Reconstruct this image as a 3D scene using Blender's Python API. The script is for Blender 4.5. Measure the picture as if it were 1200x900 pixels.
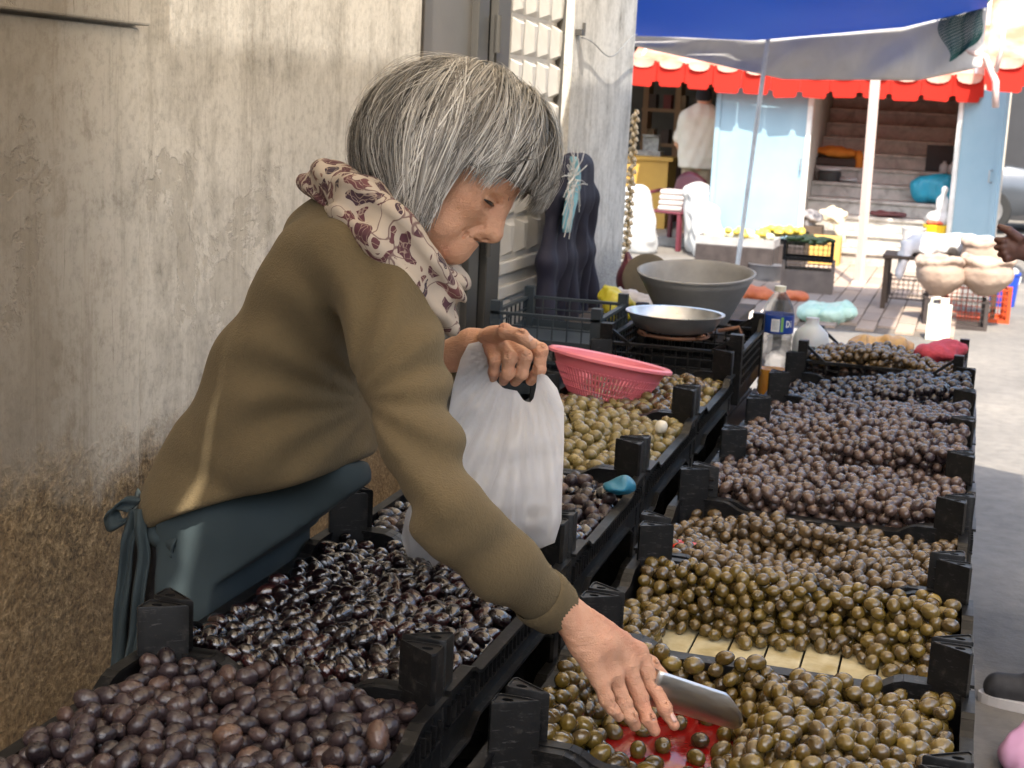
import bpy, bmesh, math, random
import numpy as np
from mathutils import Vector, Matrix
random.seed(7); RNG = np.random.default_rng(7)
for o in list(bpy.data.objects): bpy.data.objects.remove(o)
scene = bpy.context.scene
COL = scene.collection
rad = math.radians

# ------------------------------------------------------------------ camera
FPX = 1728.0; CX, CY = 600.0, 450.0           # focal length in photo pixels
def _n(v): v = np.array(v, float); return v/np.linalg.norm(v)
_Y = _n([(1150-CX)/FPX, -(145-CY)/FPX, -1])    # vanishing point of the stall rows
_N = _n([(160-CX)/FPX, -(9400-CY)/FPX, -1])    # nadir
_Z = -_N; _Z = _n(_Z-_Y*(_Z@_Y)); _X = np.cross(_Y, _Z)
CR = np.array([_X, _Y, _Z]); CC = np.array([0, 0, 1.58])
cam_d = bpy.data.cameras.new('camera'); cam = bpy.data.objects.new('camera', cam_d); COL.objects.link(cam)
M = np.eye(4); M[:3, :3] = CR; M[:3, 3] = CC
cam.matrix_world = Matrix([list(r) for r in M])
cam_d.sensor_width = 36; cam_d.lens = FPX/1200*36; cam_d.clip_start = 0.05; cam_d.clip_end = 600
cam_d.dof.use_dof = True; cam_d.dof.focus_distance = 2.15; cam_d.dof.aperture_fstop = 13
scene.camera = cam
CAMX, CAMY, CAMZ = CR[:, 0], CR[:, 1], CR[:, 2]   # camera right, up, back in the world
def ray(px, py): return CR@np.array([(px-CX)/FPX, -(py-CY)/FPX, -1.0])
def atY(px, py, y): r = ray(px, py); return CC+r*(y/r[1])
def atZ(px, py, z): r = ray(px, py); return CC+r*((z-CC[2])/r[2])
def atX(px, py, x): r = ray(px, py); return CC+r*(x/r[0])
def pix(P):
    v = (np.asarray(P, float)-CC)@CR
    return np.stack([CX+FPX*v[..., 0]/-v[..., 2], CY-FPX*v[..., 1]/-v[..., 2], -v[..., 2]], -1)

# ------------------------------------------------------------------ light
SUN_DIR = _n([0.20, -0.80, 1.12])              # towards the sun: behind the camera, high
world = bpy.data.worlds.new('World'); scene.world = world; world.use_nodes = True
wn = world.node_tree.nodes; wl = world.node_tree.links
for n in list(wn): wn.remove(n)
sky = wn.new('ShaderNodeTexSky'); sky.sky_type = 'NISHITA'; sky.sun_disc = False
sky.sun_elevation = math.asin(SUN_DIR[2]); sky.sun_rotation = math.atan2(SUN_DIR[0], SUN_DIR[1])
sky.air_density = 1.3; sky.dust_density = 3.0; sky.altitude = 100
bg = wn.new('ShaderNodeBackground'); bg.inputs['Strength'].default_value = 0.15
wo = wn.new('ShaderNodeOutputWorld')
wl.new(sky.outputs[0], bg.inputs[0]); wl.new(bg.outputs[0], wo.inputs[0])
sd = bpy.data.lights.new('sun', 'SUN'); sd.energy = 2.9; sd.angle = rad(0.5); sd.color = (1, 0.93, 0.82)
so = bpy.data.objects.new('sun', sd); COL.objects.link(so); so.location = (2, -6, 9)
so.rotation_euler = Vector(-SUN_DIR).to_track_quat('-Z', 'Y').to_euler()
vs = scene.view_settings; vs.view_transform = 'Standard'; vs.look = 'None'; vs.gamma = 1; vs.use_curve_mapping = False
vs.exposure = 1.85

# ------------------------------------------------------------------ helpers
def tag(o, label=None, cat=None, group=None, kind=None):
    if label: o['label'] = label
    if cat: o['category'] = cat
    if group: o['group'] = group
    if kind: o['kind'] = kind
    return o
def empty(name, loc=(0, 0, 0), rz=0, label=None, cat=None, group=None):
    o = bpy.data.objects.new(name, None); COL.objects.link(o); o.location = [float(v) for v in loc]; o.rotation_euler = (0, 0, rz)
    o.empty_display_size = 0.05
    return tag(o, label, cat, group)
def mesh_from(V, F, smooth=False):
    me = bpy.data.meshes.new('m'); me.from_pydata([tuple(map(float, v)) for v in V], [], [tuple(map(int, f)) for f in F]); me.update()
    if smooth: me.polygons.foreach_set('use_smooth', [True]*len(me.polygons))
    return me
def mesh_np(V, Q, smooth=True):                # fast: V (n,3), Q (m,k) all same k
    me = bpy.data.meshes.new('m'); V = np.asarray(V, np.float32); Q = np.asarray(Q, np.int32); m, k = Q.shape
    me.vertices.add(len(V)); me.vertices.foreach_set('co', V.ravel())
    me.loops.add(m*k); me.loops.foreach_set('vertex_index', Q.ravel())
    me.polygons.add(m); me.polygons.foreach_set('loop_start', np.arange(0, m*k, k, dtype=np.int32))
    me.update(calc_edges=True)
    if smooth: me.polygons.foreach_set('use_smooth', np.ones(m, bool))
    me.validate(); return me
def obj(name, me, mat=None, parent=None, loc=None):
    o = bpy.data.objects.new(name, me); COL.objects.link(o)
    if mat is not None and len(me.materials) == 0: me.materials.append(mat)
    if parent is not None: o.parent = parent
    if loc is not None: o.location = [float(v) for v in loc]
    return o
def copy_tree(o, parent=None):
    c = o.copy(); COL.objects.link(c); c.parent = parent
    for ch in [x for x in bpy.data.objects if x.parent == o]: copy_tree(ch, c)
    return c
class MB:
    def __init__(s): s.V = []; s.F = []; s.org = np.zeros(3)
    def at(s, o): s.org = np.array(o, float); return s
    def add(s, V, F):
        b = len(s.V); s.V += [tuple(v) for v in np.asarray(V, float)]; s.F += [tuple(b+i for i in f) for f in F]; return s
    def box(s, c, d, rot=None):
        c = np.array(c, float); d = np.array(d, float)/2
        P = np.array([[x, y, z] for x in (-1, 1) for y in (-1, 1) for z in (-1, 1)])*d
        if rot is not None: P = P@np.array(rot.to_matrix() if hasattr(rot, 'to_matrix') else rot).T
        return s.add(P+c, [(0, 1, 3, 2), (4, 6, 7, 5), (0, 4, 5, 1), (2, 3, 7, 6), (0, 2, 6, 4), (1, 5, 7, 3)])
    def bar(s, a, b, w, h, up=(0, 0, 1)):       # box beam from a to b
        a = np.array(a, float); b = np.array(b, float); t = _n(b-a); up = np.array(up, float)
        if abs(t@up) > .98: up = np.array([1., 0, 0])
        x = _n(np.cross(t, up)); z = np.cross(x, t)
        P = [p+x*i*w/2+z*j*h/2 for p in (a, b) for i, j in ((-1, -1), (1, -1), (1, 1), (-1, 1))]
        return s.add(P, [(3, 2, 1, 0), (4, 5, 6, 7), (0, 1, 5, 4), (1, 2, 6, 5), (2, 3, 7, 6), (3, 0, 4, 7)])
    def tube(s, pts, r, n=8, cap=True, flat=1.0, up=(0, 0, 1)):
        pts = np.array(pts, float); k = len(pts); r = np.full(k, r) if np.isscalar(r) else np.array(r)
        T = np.gradient(pts, axis=0); T /= np.linalg.norm(T, axis=1)[:, None]+1e-12
        u = np.array(up, float); b = len(s.V); rings = []
        x = np.cross(T[0], u)
        if np.linalg.norm(x) < .05: x = np.cross(T[0], [1, .2, 0])
        x = _n(x)
        for i in range(k):
            x = _n(x-T[i]*(x@T[i])); y = np.cross(T[i], x)
            for j in range(n):
                a = 2*math.pi*j/n; s.V.append(tuple(pts[i]+r[i]*(math.cos(a)*x+flat*math.sin(a)*y)))
        for i in range(k-1):
            for j in range(n):
                p = b+i*n; j2 = (j+1) % n; s.F.append((p+j, p+j2, p+n+j2, p+n+j))
        if cap: s.F.append(tuple(b+j for j in range(n))[::-1]); s.F.append(tuple(b+(k-1)*n+j for j in range(n)))
        return s
    def lathe(s, prof, c=(0, 0, 0), n=32, sx=1, sy=1, closed=False, R=None, wob=None):
        b = len(s.V); c = np.array(c, float); k = len(prof)
        for i, (r, z) in enumerate(prof):
            for j in range(n):
                a = 2*math.pi*j/n; rr = r*(1+(wob(a, z) if wob else 0))
                p = np.array([rr*math.cos(a)*sx, rr*math.sin(a)*sy, z])
                if R is not None: p = R@p
                s.V.append(tuple(c+p))
        for i in range(k-1):
            for j in range(n):
                j2 = (j+1) % n; s.F.append((b+i*n+j, b+i*n+j2, b+(i+1)*n+j2, b+(i+1)*n+j))
        if prof[0][0] > 1e-6 and not closed: s.F.append(tuple(b+j for j in range(n))[::-1])
        if closed:
            for j in range(n): j2 = (j+1) % n; s.F.append((b+(k-1)*n+j, b+(k-1)*n+j2, b+j2, b+j))
        return s
    def prism(s, poly, h0, h1, ax='z'):          # poly in 2-D extruded along ax
        n = len(poly); b = len(s.V)
        for h in (h0, h1):
            for u, v in poly: s.V.append({'z': (u, v, h), 'y': (u, h, v), 'x': (h, u, v)}[ax])
        s.F += [tuple(b+i for i in range(n))[::-1], tuple(b+n+i for i in range(n))]
        s.F += [(b+i, b+(i+1) % n, b+n+(i+1) % n, b+n+i) for i in range(n)]
        return s
    def grid(s, fn, nu, nv, thick=None):
        P = np.array([[fn(i/(nu-1), j/(nv-1)) for j in range(nv)] for i in range(nu)], float).reshape(-1, 3)
        F = [(i*nv+j, (i+1)*nv+j, (i+1)*nv+j+1, i*nv+j+1) for i in range(nu-1) for j in range(nv-1)]
        return s.add(P, F)
    def mesh(s, smooth=False):
        V = np.array(s.V)-s.org; return mesh_from(V, s.F, smooth)
    def build(s, name, mat, parent=None, loc=None, smooth=False, bevel=0, fix=True, thick=0, subd=0):
        me = s.mesh(smooth)
        if fix:
            bm = bmesh.new(); bm.from_mesh(me); bmesh.ops.recalc_face_normals(bm, faces=bm.faces); bm.to_mesh(me); bm.free()
        o = obj(name, me, mat, parent, loc)
        if thick: m = o.modifiers.new('t', 'SOLIDIFY'); m.thickness = thick; m.offset = 0
        if bevel: m = o.modifiers.new('b', 'BEVEL'); m.width = bevel; m.segments = 2; m.limit_method = 'ANGLE'; m.angle_limit = rad(40)
        if subd: m = o.modifiers.new('s', 'SUBSURF'); m.levels = subd; m.render_levels = subd
        return o
def autosmooth(o, ang=40):
    o.data.polygons.foreach_set('use_smooth', [True]*len(o.data.polygons))
    o.data.set_sharp_from_angle(angle=rad(ang)); return o

# ------------------------------------------------------------------ materials
MATS = {}
class NT:
    def __init__(s, name):
        s.m = bpy.data.materials.new(name); s.m.use_nodes = True; s.n = s.m.node_tree.nodes; s.l = s.m.node_tree.links
        s.b = s.n['Principled BSDF']; s.out = s.n['Material Output']
    def new(s, t, **k):
        n = s.n.new('ShaderNode'+t)
        for a, v in k.items(): setattr(n, a, v)
        return n
    def link(s, a, b): s.l.new(a, b)
    def coord(s, which='Object', scale=(1, 1, 1)):
        tc = s.new('TexCoord'); mp = s.new('Mapping'); mp.inputs['Scale'].default_value = scale
        s.link(tc.outputs[which], mp.inputs[0]); return mp.outputs[0]
    def pos(s, scale=(1, 1, 1)):
        g = s.new('NewGeometry'); mp = s.new('Mapping'); mp.inputs['Scale'].default_value = scale
        s.link(g.outputs['Position'], mp.inputs[0]); return mp.outputs[0]
    def noise(s, vec, scale=5, detail=4, rough=.55, dist=0):
        n = s.new('TexNoise'); n.inputs['Scale'].default_value = scale; n.inputs['Detail'].default_value = detail
        n.inputs['Roughness'].default_value = rough; n.inputs['Distortion'].default_value = dist
        s.link(vec, n.inputs['Vector']); return n.outputs[0]
    def vor(s, vec, scale=5, feat='F1', out='Distance'):
        n = s.new('TexVoronoi'); n.feature = feat; n.inputs['Scale'].default_value = scale; s.link(vec, n.inputs['Vector']); return n.outputs[out]
    def ramp(s, fac, stops, interp='LINEAR'):
        n = s.new('ValToRGB'); n.color_ramp.interpolation = interp; e = n.color_ramp.elements
        while len(e) > 1: e.remove(e[-1])
        e[0].position = stops[0][0]; e[0].color = col(stops[0][1])
        for p, c in stops[1:]: x = e.new(p); x.color = col(c)
        s.link(fac, n.inputs[0]); return n.outputs[0]
    def mix(s, fac, a, b, mode='MIX'):
        n = s.new('MixRGB'); n.blend_type = mode
        for i, v in enumerate((fac, a, b)):
            if hasattr(v, 'is_linked'): s.link(v, n.inputs[i])
            elif i == 0: n.inputs[0].default_value = v
            else: n.inputs[i].default_value = col(v)
        return n.outputs[0]
    def math(s, op, a, b=0.0):
        n = s.new('Math'); n.operation = op
        for i, v in enumerate((a, b)):
            if hasattr(v, 'is_linked'): s.link(v, n.inputs[i])
            else: n.inputs[i].default_value = v
        return n.outputs[0]
    def bump(s, h, strength=.3, dist=.01, prev=None):
        n = s.new('Bump'); n.inputs['Strength'].default_value = strength; n.inputs['Distance'].default_value = dist
        s.link(h, n.inputs['Height'])
        if prev is not None: s.link(prev, n.inputs['Normal'])
        s.link(n.outputs[0], s.b.inputs['Normal']); return n.outputs[0]
    def color(s, c):
        if hasattr(c, 'is_linked'): s.link(c, s.b.inputs['Base Color'])
        else: s.b.inputs['Base Color'].default_value = col(c)
    def set(s, **k):
        for a, v in k.items():
            i = s.b.inputs[a.replace('_', ' ')]
            if hasattr(v, 'is_linked'): s.link(v, i)
            else: i.default_value = v
        return s.m
    def translucent(s, c, fac):                  # mix with a translucent closure (thin cloth, plastic film)
        t = s.new('BsdfTranslucent'); mx = s.new('MixShader'); mx.inputs[0].default_value = fac
        if hasattr(c, 'is_linked'): s.link(c, t.inputs[0])
        else: t.inputs[0].default_value = col(c)
        s.link(s.b.outputs[0], mx.inputs[1]); s.link(t.outputs[0], mx.inputs[2]); s.link(mx.outputs[0], s.out.inputs[0]); return mx
def col(c): return (c[0], c[1], c[2], 1.0) if not np.isscalar(c) else (c, c, c, 1.0)
def pm(name, c1, c2=None, scale=8, rough=.6, bump=0, bscale=60, metallic=0, rvar=.0, detail=4, dist=.004, **k):
    """plain procedural material: two tones mixed by noise, roughness variation, fine bump"""
    if name in MATS: return MATS[name]
    t = NT(name); v = t.coord('Object')
    if c2 is None: c2 = tuple(x*.75 for x in c1)
    f = t.noise(v, scale, detail); t.color(t.ramp(f, [(.35, c1), (.68, c2)]))
    if rvar:
        r = t.ramp(t.noise(v, scale*1.7, 3), [(.3, max(rough-rvar, .02)), (.7, min(rough+rvar, 1))]); t.set(Roughness=r)
    else: t.set(Roughness=rough)
    if bump: t.bump(t.noise(v, bscale, 5), bump, dist)
    t.set(Metallic=metallic, **k); MATS[name] = t.m; return t.m

# ------------------------------------------------------------------ implicit surfaces (for bodies, cloth, bags)
class SDF:
    def __init__(s, lo, hi, h):
        s.lo = np.array(lo, float); s.h = h; s.n = np.ceil((np.array(hi)-s.lo)/h).astype(int)+1
        s.d = np.full(s.n, 1.0, np.float32); s.ax = [s.lo[i]+h*np.arange(s.n[i]) for i in range(3)]
    def sub(s, lo, hi):
        a = np.clip(np.floor((np.array(lo)-s.lo)/s.h).astype(int), 0, s.n); b = np.clip(np.ceil((np.array(hi)-s.lo)/s.h).astype(int)+1, 0, s.n)
        sl = tuple(slice(i, j) for i, j in zip(a, b))
        g = np.meshgrid(*[s.ax[i][sl[i]] for i in range(3)], indexing='ij')
        return sl, np.stack(g, -1).astype(np.float32)
    def comb(s, sl, d, k, op='u'):
        a = s.d[sl]
        if op == 'u':
            if k <= 0: s.d[sl] = np.minimum(a, d)
            else: h = np.clip(.5+.5*(a-d)/k, 0, 1); s.d[sl] = a*(1-h)+d*h-k*h*(1-h)
        elif op == 's':                           # subtract d
            d = -d
            if k <= 0: s.d[sl] = np.maximum(a, d)
            else: h = np.clip(.5-.5*(a-d)/k, 0, 1); s.d[sl] = a*(1-h)+d*h+k*h*(1-h)
    def cone(s, a, b, ra, rb, k=.01, op='u', sq=None):
        a = np.array(a, float); b = np.array(b, float); m = max(ra, rb)+k*1.5+2*s.h
        sl, P = s.sub(np.minimum(a, b)-m, np.maximum(a, b)+m)
        if P.size == 0: return s
        ab = (b-a).astype(np.float32); L = float(ab@ab)+1e-12
        q = P-a.astype(np.float32); t = np.clip((q@ab)/L, 0, 1)
        v = q-t[..., None]*ab
        if sq is not None:                        # (axis, factor): squash along axis
            ax = _n(sq[0]).astype(np.float32); c = v@ax; v = v+(c*(1/sq[1]-1))[..., None]*ax
        d = np.sqrt((v*v).sum(-1))-(ra+t*(rb-ra))
        s.comb(sl, d.astype(np.float32), k, op); return s
    def ell(s, c, r, R=None, k=.01, op='u'):
        c = np.array(c, float); r = np.array(r, float); m = r.max()+k*1.5+2*s.h
        sl, P = s.sub(c-m, c+m)
        if P.size == 0: return s
        q = P-c.astype(np.float32)
        if R is not None: q = q@np.array(R, np.float32)   # columns of R = local axes
        k0 = np.sqrt(((q/r)**2).sum(-1)); k1 = np.sqrt(((q/r**2)**2).sum(-1))+1e-9
        s.comb(sl, (k0*(k0-1)/k1).astype(np.float32), k, op); return s
    def cut(s, p, n, k=0.0):                      # keep the side where (x-p).n < 0
        sl, P = s.sub(s.lo, s.lo+s.h*s.n); d = -((P-np.array(p, np.float32))@_n(n).astype(np.float32)); s.comb(sl, d, k, 's'); return s
    def field(s, fn):
        sl, P = s.sub(s.lo, s.lo+s.h*s.n); s.d = fn(P, s.d).astype(np.float32); return s
    def mesh(s):
        d = s.d; n = d.shape; neg = d < 0
        c = [neg[i:n[0]-1+i, j:n[1]-1+j, k:n[2]-1+k] for i in (0, 1) for j in (0, 1) for k in (0, 1)]
        cnt = sum(x.astype(np.int8) for x in c); act = (cnt > 0) & (cnt < 8)
        I = np.argwhere(act); idx = -np.ones(act.shape, np.int64); idx[act] = np.arange(len(I))
        acc = np.zeros((len(I), 3)); w = np.zeros(len(I))
        off = [(i, j, k) for i in (0, 1) for j in (0, 1) for k in (0, 1)]
        val = np.stack([d[I[:, 0]+o[0], I[:, 1]+o[1], I[:, 2]+o[2]] for o in off], 1)
        for a in range(8):
            for b in range(a+1, 8):
                df = np.array(off[b])-np.array(off[a])
                if abs(df).sum() != 1: continue
                va, vb = val[:, a], val[:, b]; m = (va < 0) != (vb < 0)
                t = va[m]/(va[m]-vb[m]); acc[m] += np.array(off[a])+t[:, None]*df; w[m] += 1
        V = s.lo+s.h*(I+acc/w[:, None]); Q = []
        for axis in range(3):
            sl0 = [slice(None)]*3; sl1 = [slice(None)]*3; sl0[axis] = slice(0, -1); sl1[axis] = slice(1, None)
            a, b = neg[tuple(sl0)], neg[tuple(sl1)]; E = np.argwhere(a != b)
            o1, o2 = [x for x in range(3) if x != axis]
            ok = (E[:, o1] > 0) & (E[:, o2] > 0) & (E[:, o1] < n[o1]-1) & (E[:, o2] < n[o2]-1); E = E[ok]
            if not len(E): continue
            def g(d1, d2):
                q = E.copy(); q[:, o1] -= d1; q[:, o2] -= d2; return idx[q[:, 0], q[:, 1], q[:, 2]]
            q = np.stack([g(1, 1), g(0, 1), g(0, 0), g(1, 0)], 1)
            flip = a[E[:, 0], E[:, 1], E[:, 2]]
            if axis == 1: flip = ~flip
            q[~flip] = q[~flip][:, ::-1]; Q.append(q)
        return V, np.concatenate(Q)
def smoothv(V, Q, it=1, lam=.5):
    e = np.concatenate([Q[:, [0, 1]], Q[:, [1, 2]], Q[:, [2, 3]], Q[:, [3, 0]]]); e = np.concatenate([e, e[:, ::-1]])
    cnt = np.bincount(e[:, 0], minlength=len(V))[:, None]
    for _ in range(it):
        s = np.stack([np.bincount(e[:, 0], weights=V[e[:, 1], i], minlength=len(V)) for i in range(3)], 1)
        V = V+lam*(s/np.maximum(cnt, 1)-V)
    return V
def vnoise(P, f, seed=0):                          # cheap smooth pseudo-noise in [-1,1]
    r = np.random.default_rng(seed); out = 0
    for i in range(5):
        d = r.normal(size=3); d /= np.linalg.norm(d); out = out+np.sin((P@d.astype(np.float32))*f*(1+.35*i)+r.uniform(0, 6.28)+1.3*np.sin((P@r.normal(size=3).astype(np.float32))*f*.6))
    return out/3.2
# ================================================================== SETTING
WX = -1.4                                       # face of the house wall
def m_wall():
    t = NT('plaster_wall'); g = t.new('NewGeometry'); sp = t.new('SeparateXYZ'); t.link(g.outputs['Position'], sp.inputs[0])
    y, z = sp.outputs[1], sp.outputs[2]
    p = t.pos(); ps = t.pos((1, 2.6, .85))          # brushed streaks
    st0 = t.noise(ps, 3.4, 9, .74, .5); st1 = t.noise(p, 7, 9, .72, .3); st = t.math('ADD', t.math('MULTIPLY', st0, .5), t.math('MULTIPLY', st1, .5)); big = t.noise(p, 1.6, 5, .6)
    base = t.ramp(st, [(.34, (.27, .25, .215)), (.42, (.52, .495, .45)), (.54, (.74, .71, .655)), (.70, (.58, .555, .505))])
    blot = t.ramp(big, [(.3, .52), (.7, 1.0)]); base = t.mix(.4, base, blot, 'MULTIPLY')
    fg = t.ramp(t.noise(p, 55, 7, .75), [(.36, .62), (.5, .95), (.62, 1.0)]); base = t.mix(.6, base, fg, 'MULTIPLY')
    drip = t.ramp(t.noise(t.pos((1, 9, .5)), 2.6, 7, .75, .4), [(.53, 0.0), (.66, 1.0)]); base = t.mix(t.math('MULTIPLY', drip, .32), base, (.20, .175, .14))
    fl = t.noise(p, 3.3, 8, .68, .3); flk = t.ramp(fl, [(.575, 0.0), (.60, 1.0)]); base = t.mix(t.math('MULTIPLY', flk, .40), base, (.36, .33, .28))
    # brown damp stain on the section towards the street's end
    sm = t.math('ADD', t.math('MULTIPLY', y, -1.7), t.math('MULTIPLY', st, 1.6))
    smk = t.ramp(t.math('ADD', sm, 3.5), [(.45, 0.0), (.95, 1.0)])
    base = t.mix(smk, base, t.mix(.72, base, (.12, .088, .052)))
    scr = t.ramp(t.noise(t.pos((1, 26, 1.6)), 4, 5, .75, .6), [(.62, 0.0), (.72, 1.0)]); base = t.mix(t.math('MULTIPLY', scr, .6), base, (.13, .11, .09))
    # rough-cast foot of the wall
    edge = t.math('ADD', t.math('MULTIPLY', big, .42), t.math('MULTIPLY', t.noise(p, 11, 5, .7), .32))
    mk = t.ramp(t.math('ADD', t.math('MULTIPLY', z, -1.5), t.math('ADD', edge, 1.62)), [(.44, 0.0), (.60, 1.0)])
    gr = t.math('ADD', t.math('MULTIPLY', t.noise(p, 120, 3, .6), .6), t.math('MULTIPLY', t.noise(p, 38, 5, .7), .4)); gr2 = t.vor(p, 120)
    far = t.ramp(t.math('MULTIPLY', y, .2), [(.86, 0.0), (.95, 1.0)])
    c_b = t.ramp(gr, [(.33, (.035, .025, .016)), (.5, (.17, .12, .065)), (.66, (.36, .27, .16))])
    c_g = t.ramp(gr, [(.33, (.17, .165, .16)), (.62, (.46, .45, .43))])
    warm = t.mix(t.ramp(big, [(.4, 0.0), (.65, 1.0)]), c_b, t.mix(.45, c_b, (.22, .125, .04)))
    rough = t.mix(far, warm, c_g)
    t.color(t.mix(mk, base, rough)); t.set(Roughness=.92)
    h = t.math('ADD', t.math('MULTIPLY', t.noise(ps, 9, 6, .7), .22), t.math('MULTIPLY', t.math('MULTIPLY', mk, gr), 1.3))
    h = t.math('ADD', h, t.math('MULTIPLY', t.noise(p, 45, 4, .7), .16))
    h = t.math('ADD', h, t.math('MULTIPLY', flk, -.18))
    t.bump(h, 1.0, .007); return t.m
MWALL = m_wall()
house = empty('house', (WX, 2, 0), 0, 'plastered grey house with rough brown foot and metal door behind the stall', 'house')
def hbox(name, y0, y1, z0, z1, x0=WX-.3, x1=WX, m=None, parent=None, sub=0):
    b = MB().at((WX, 2, 0)); b.box(((x0+x1)/2, (y0+y1)/2, (z0+z1)/2), (x1-x0, y1-y0, z1-z0))
    return b.build(name, m or MWALL, parent or house, bevel=.004)
Yw = lambda px, x=WX: atX(px, 150, x)[1]
D0, D1, YC = Yw(490), Yw(666), Yw(738)
hbox('wall', -3, D0, 0, 4.2); hbox('wall', D1, YC, 0, 4.2); hbox('wall', D0, D1, 2.3, 4.2, WX-.3, WX-.003)
hbox('wall', -3, YC, 0, 4.2, WX-3.2, WX-2.9)
hbox('wall', YC-.3, YC, 0, 4.2, WX-2.9, WX-.301)
hbox('roof', -3.2, YC+.2, 4.2, 4.35, WX-3.4, WX+.05, pm('roof_concrete', (.3, .28, .26)))
ys = Yw(157)
hbox('wall_plinth', -2.9, ys, .0, 1.67, WX, WX+.012)
hbox('lintel_block', -2.9, ys+.01, 1.675, 2.0, WX, WX+.028)
# --- metal door
DX = WX-.05
m_frame = pm('grey_metal_frame', (.085, .08, .072), (.06, .057, .053), 3, .5, .05, metallic=.2)
m_leafd = pm('dark_grey_leaf', (.17, .16, .148), (.125, .118, .11), 2, .45, .08, metallic=.2)
m_leafw = pm('white_door_paint', (.62, .6, .56), (.5, .48, .45), 4, .45, .12, 40)
door = hbox('door', D0, D1, -.01, 2.3, WX-.16, DX-.05, m_leafd)
def dbox(name, p0, p1, z0, z1, x0, x1, m):
    b = MB().at((WX, 2, 0)); y0, y1 = Yw(p0, x1), Yw(p1, x1); b.box(((x0+x1)/2, (y0+y1)/2, (z0+z1)/2), (x1-x0, y1-y0, z1-z0)); o = b.build(name, m, door, bevel=.003); return o
dbox('plain_panel', 493, 556, .05, 2.28, DX-.05, DX-.012, m_leafd)
dbox('frame_post', 556, 568, 0, 2.29, DX-.05, DX+.01, m_frame)
dbox('frame_post', 570, 578, 0, 2.29, DX-.05, DX-.006, pm('black_gap', (.01, .01, .01), rough=.7))
dbox('frame_post', 578, 593, 0, 2.29, DX-.05, DX+.016, m_frame)
dbox('frame_post', 656, 665, 0, 2.29, DX-.05, DX+.02, m_frame)
yh = Yw(579, DX+.03)
for zz in (1.72, 1.1): b = MB().at((WX, 2, 0)); b.tube([(DX+.028, yh, zz), (DX+.028, yh, zz+.11)], .011, 10); autosmooth(b.build('hinge', m_frame, door))

leaf = dbox('white_leaf', 593, 656, .04, 2.27, DX-.05, DX-.01, m_leafw); leaf['label'] = 'white embossed metal door leaf'
ly0, ly1 = Yw(594, DX), Yw(655, DX); lw = ly1-ly0
pyr = MB(); a, c_, hh = .5, .36, 1
def pyramid(w, h, d):
    b = MB(); r = .28
    O = [(0, -w/2, -h/2), (0, w/2, -h/2), (0, w/2, h/2), (0, -w/2, h/2)]
    I = [(d, -w*.06, -h*.36), (d, w*.06, -h*.36), (d, w*.16, h*.34), (d, -w*.16, h*.34)]
    b.add(O+I, [(0, 1, 5, 4), (1, 2, 6, 5), (2, 3, 7, 6), (3, 0, 4, 7), (4, 5, 6, 7)]); return b.mesh()
zrail = 1.0; NC = 4
pw, ph = lw/NC*.9, .118; pme = pyramid(pw, ph, .022); pme.materials.append(m_leafw)
for zb, nr in ((zrail+.07, 9), (zrail-.07-.13*7, 7)):
    for r in range(nr):
        for c in range(NC):
            o = obj('embossed_panel', pme, None, door); o.location = (DX-.01-WX, ly0+lw*(c+.5)/NC-2, zb+.065+r*.13)
dbox('rail', 594, 655, zrail-.06, zrail-.02, DX-.012, DX+.012, m_leafw); dbox('rail', 594, 655, zrail+.02, zrail+.06, DX-.012, DX+.012, m_leafw)

# --- ground
def m_ground():
    t = NT('worn_concrete'); p = t.pos(); a = t.noise(p, .9, 6, .6); b_ = t.noise(p, 14, 5, .65)
    c = t.ramp(a, [(.3, (.125, .115, .102)), (.55, (.185, .168, .145)), (.75, (.24, .215, .18))])
    sp = t.ramp(b_, [(.35, .72), (.6, 1.0)]); t.color(t.mix(.8, c, sp, 'MULTIPLY')); t.set(Roughness=.85)
    t.bump(t.math('ADD', b_, t.math('MULTIPLY', t.noise(p, 70, 4), .5)), .5, .012); return t.m
b = MB(); b.grid(lambda u, v: (-60+120*u, -40+160*v, 0), 3, 3); tag(b.build('ground', m_ground()), kind='structure')
b = MB(); b.box((-1.15, 14.0, -.03), (2.1, 5.4, .068))
pav = tag(b.build('pavement', pm('pavement_bed', (.16, .13, .1), rough=.95)), kind='structure')
m_pv = NT('paver_stone'); oi = m_pv.new('ObjectInfo'); v = m_pv.coord(); n = m_pv.noise(v, 14, 5)
cpv = m_pv.ramp(oi.outputs['Random'], [(0, (.36, .27, .20)), (.5, (.42, .32, .245)), (1, (.31, .24, .19))])
m_pv.color(m_pv.mix(.5, cpv, m_pv.ramp(n, [(.3, .6), (.7, 1.0)]), 'MULTIPLY')); m_pv.set(Roughness=.85); m_pv.bump(n, .3, .004); m_pv = m_pv.m
b = MB(); b.box((0, 0, .0), (.134, .49, .02)); pvm = b.mesh(); pvm.materials.append(m_pv)
for i in range(15):
    for j in range(10):
        o = obj('paver', pvm, None, pav); o.location = (-2.13+.145*i, 11.55+.5*j+(.25 if i % 2 else 0), .012+random.uniform(-.002, .003)); o.rotation_euler = (0, 0, random.gauss(0, .006))

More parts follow.
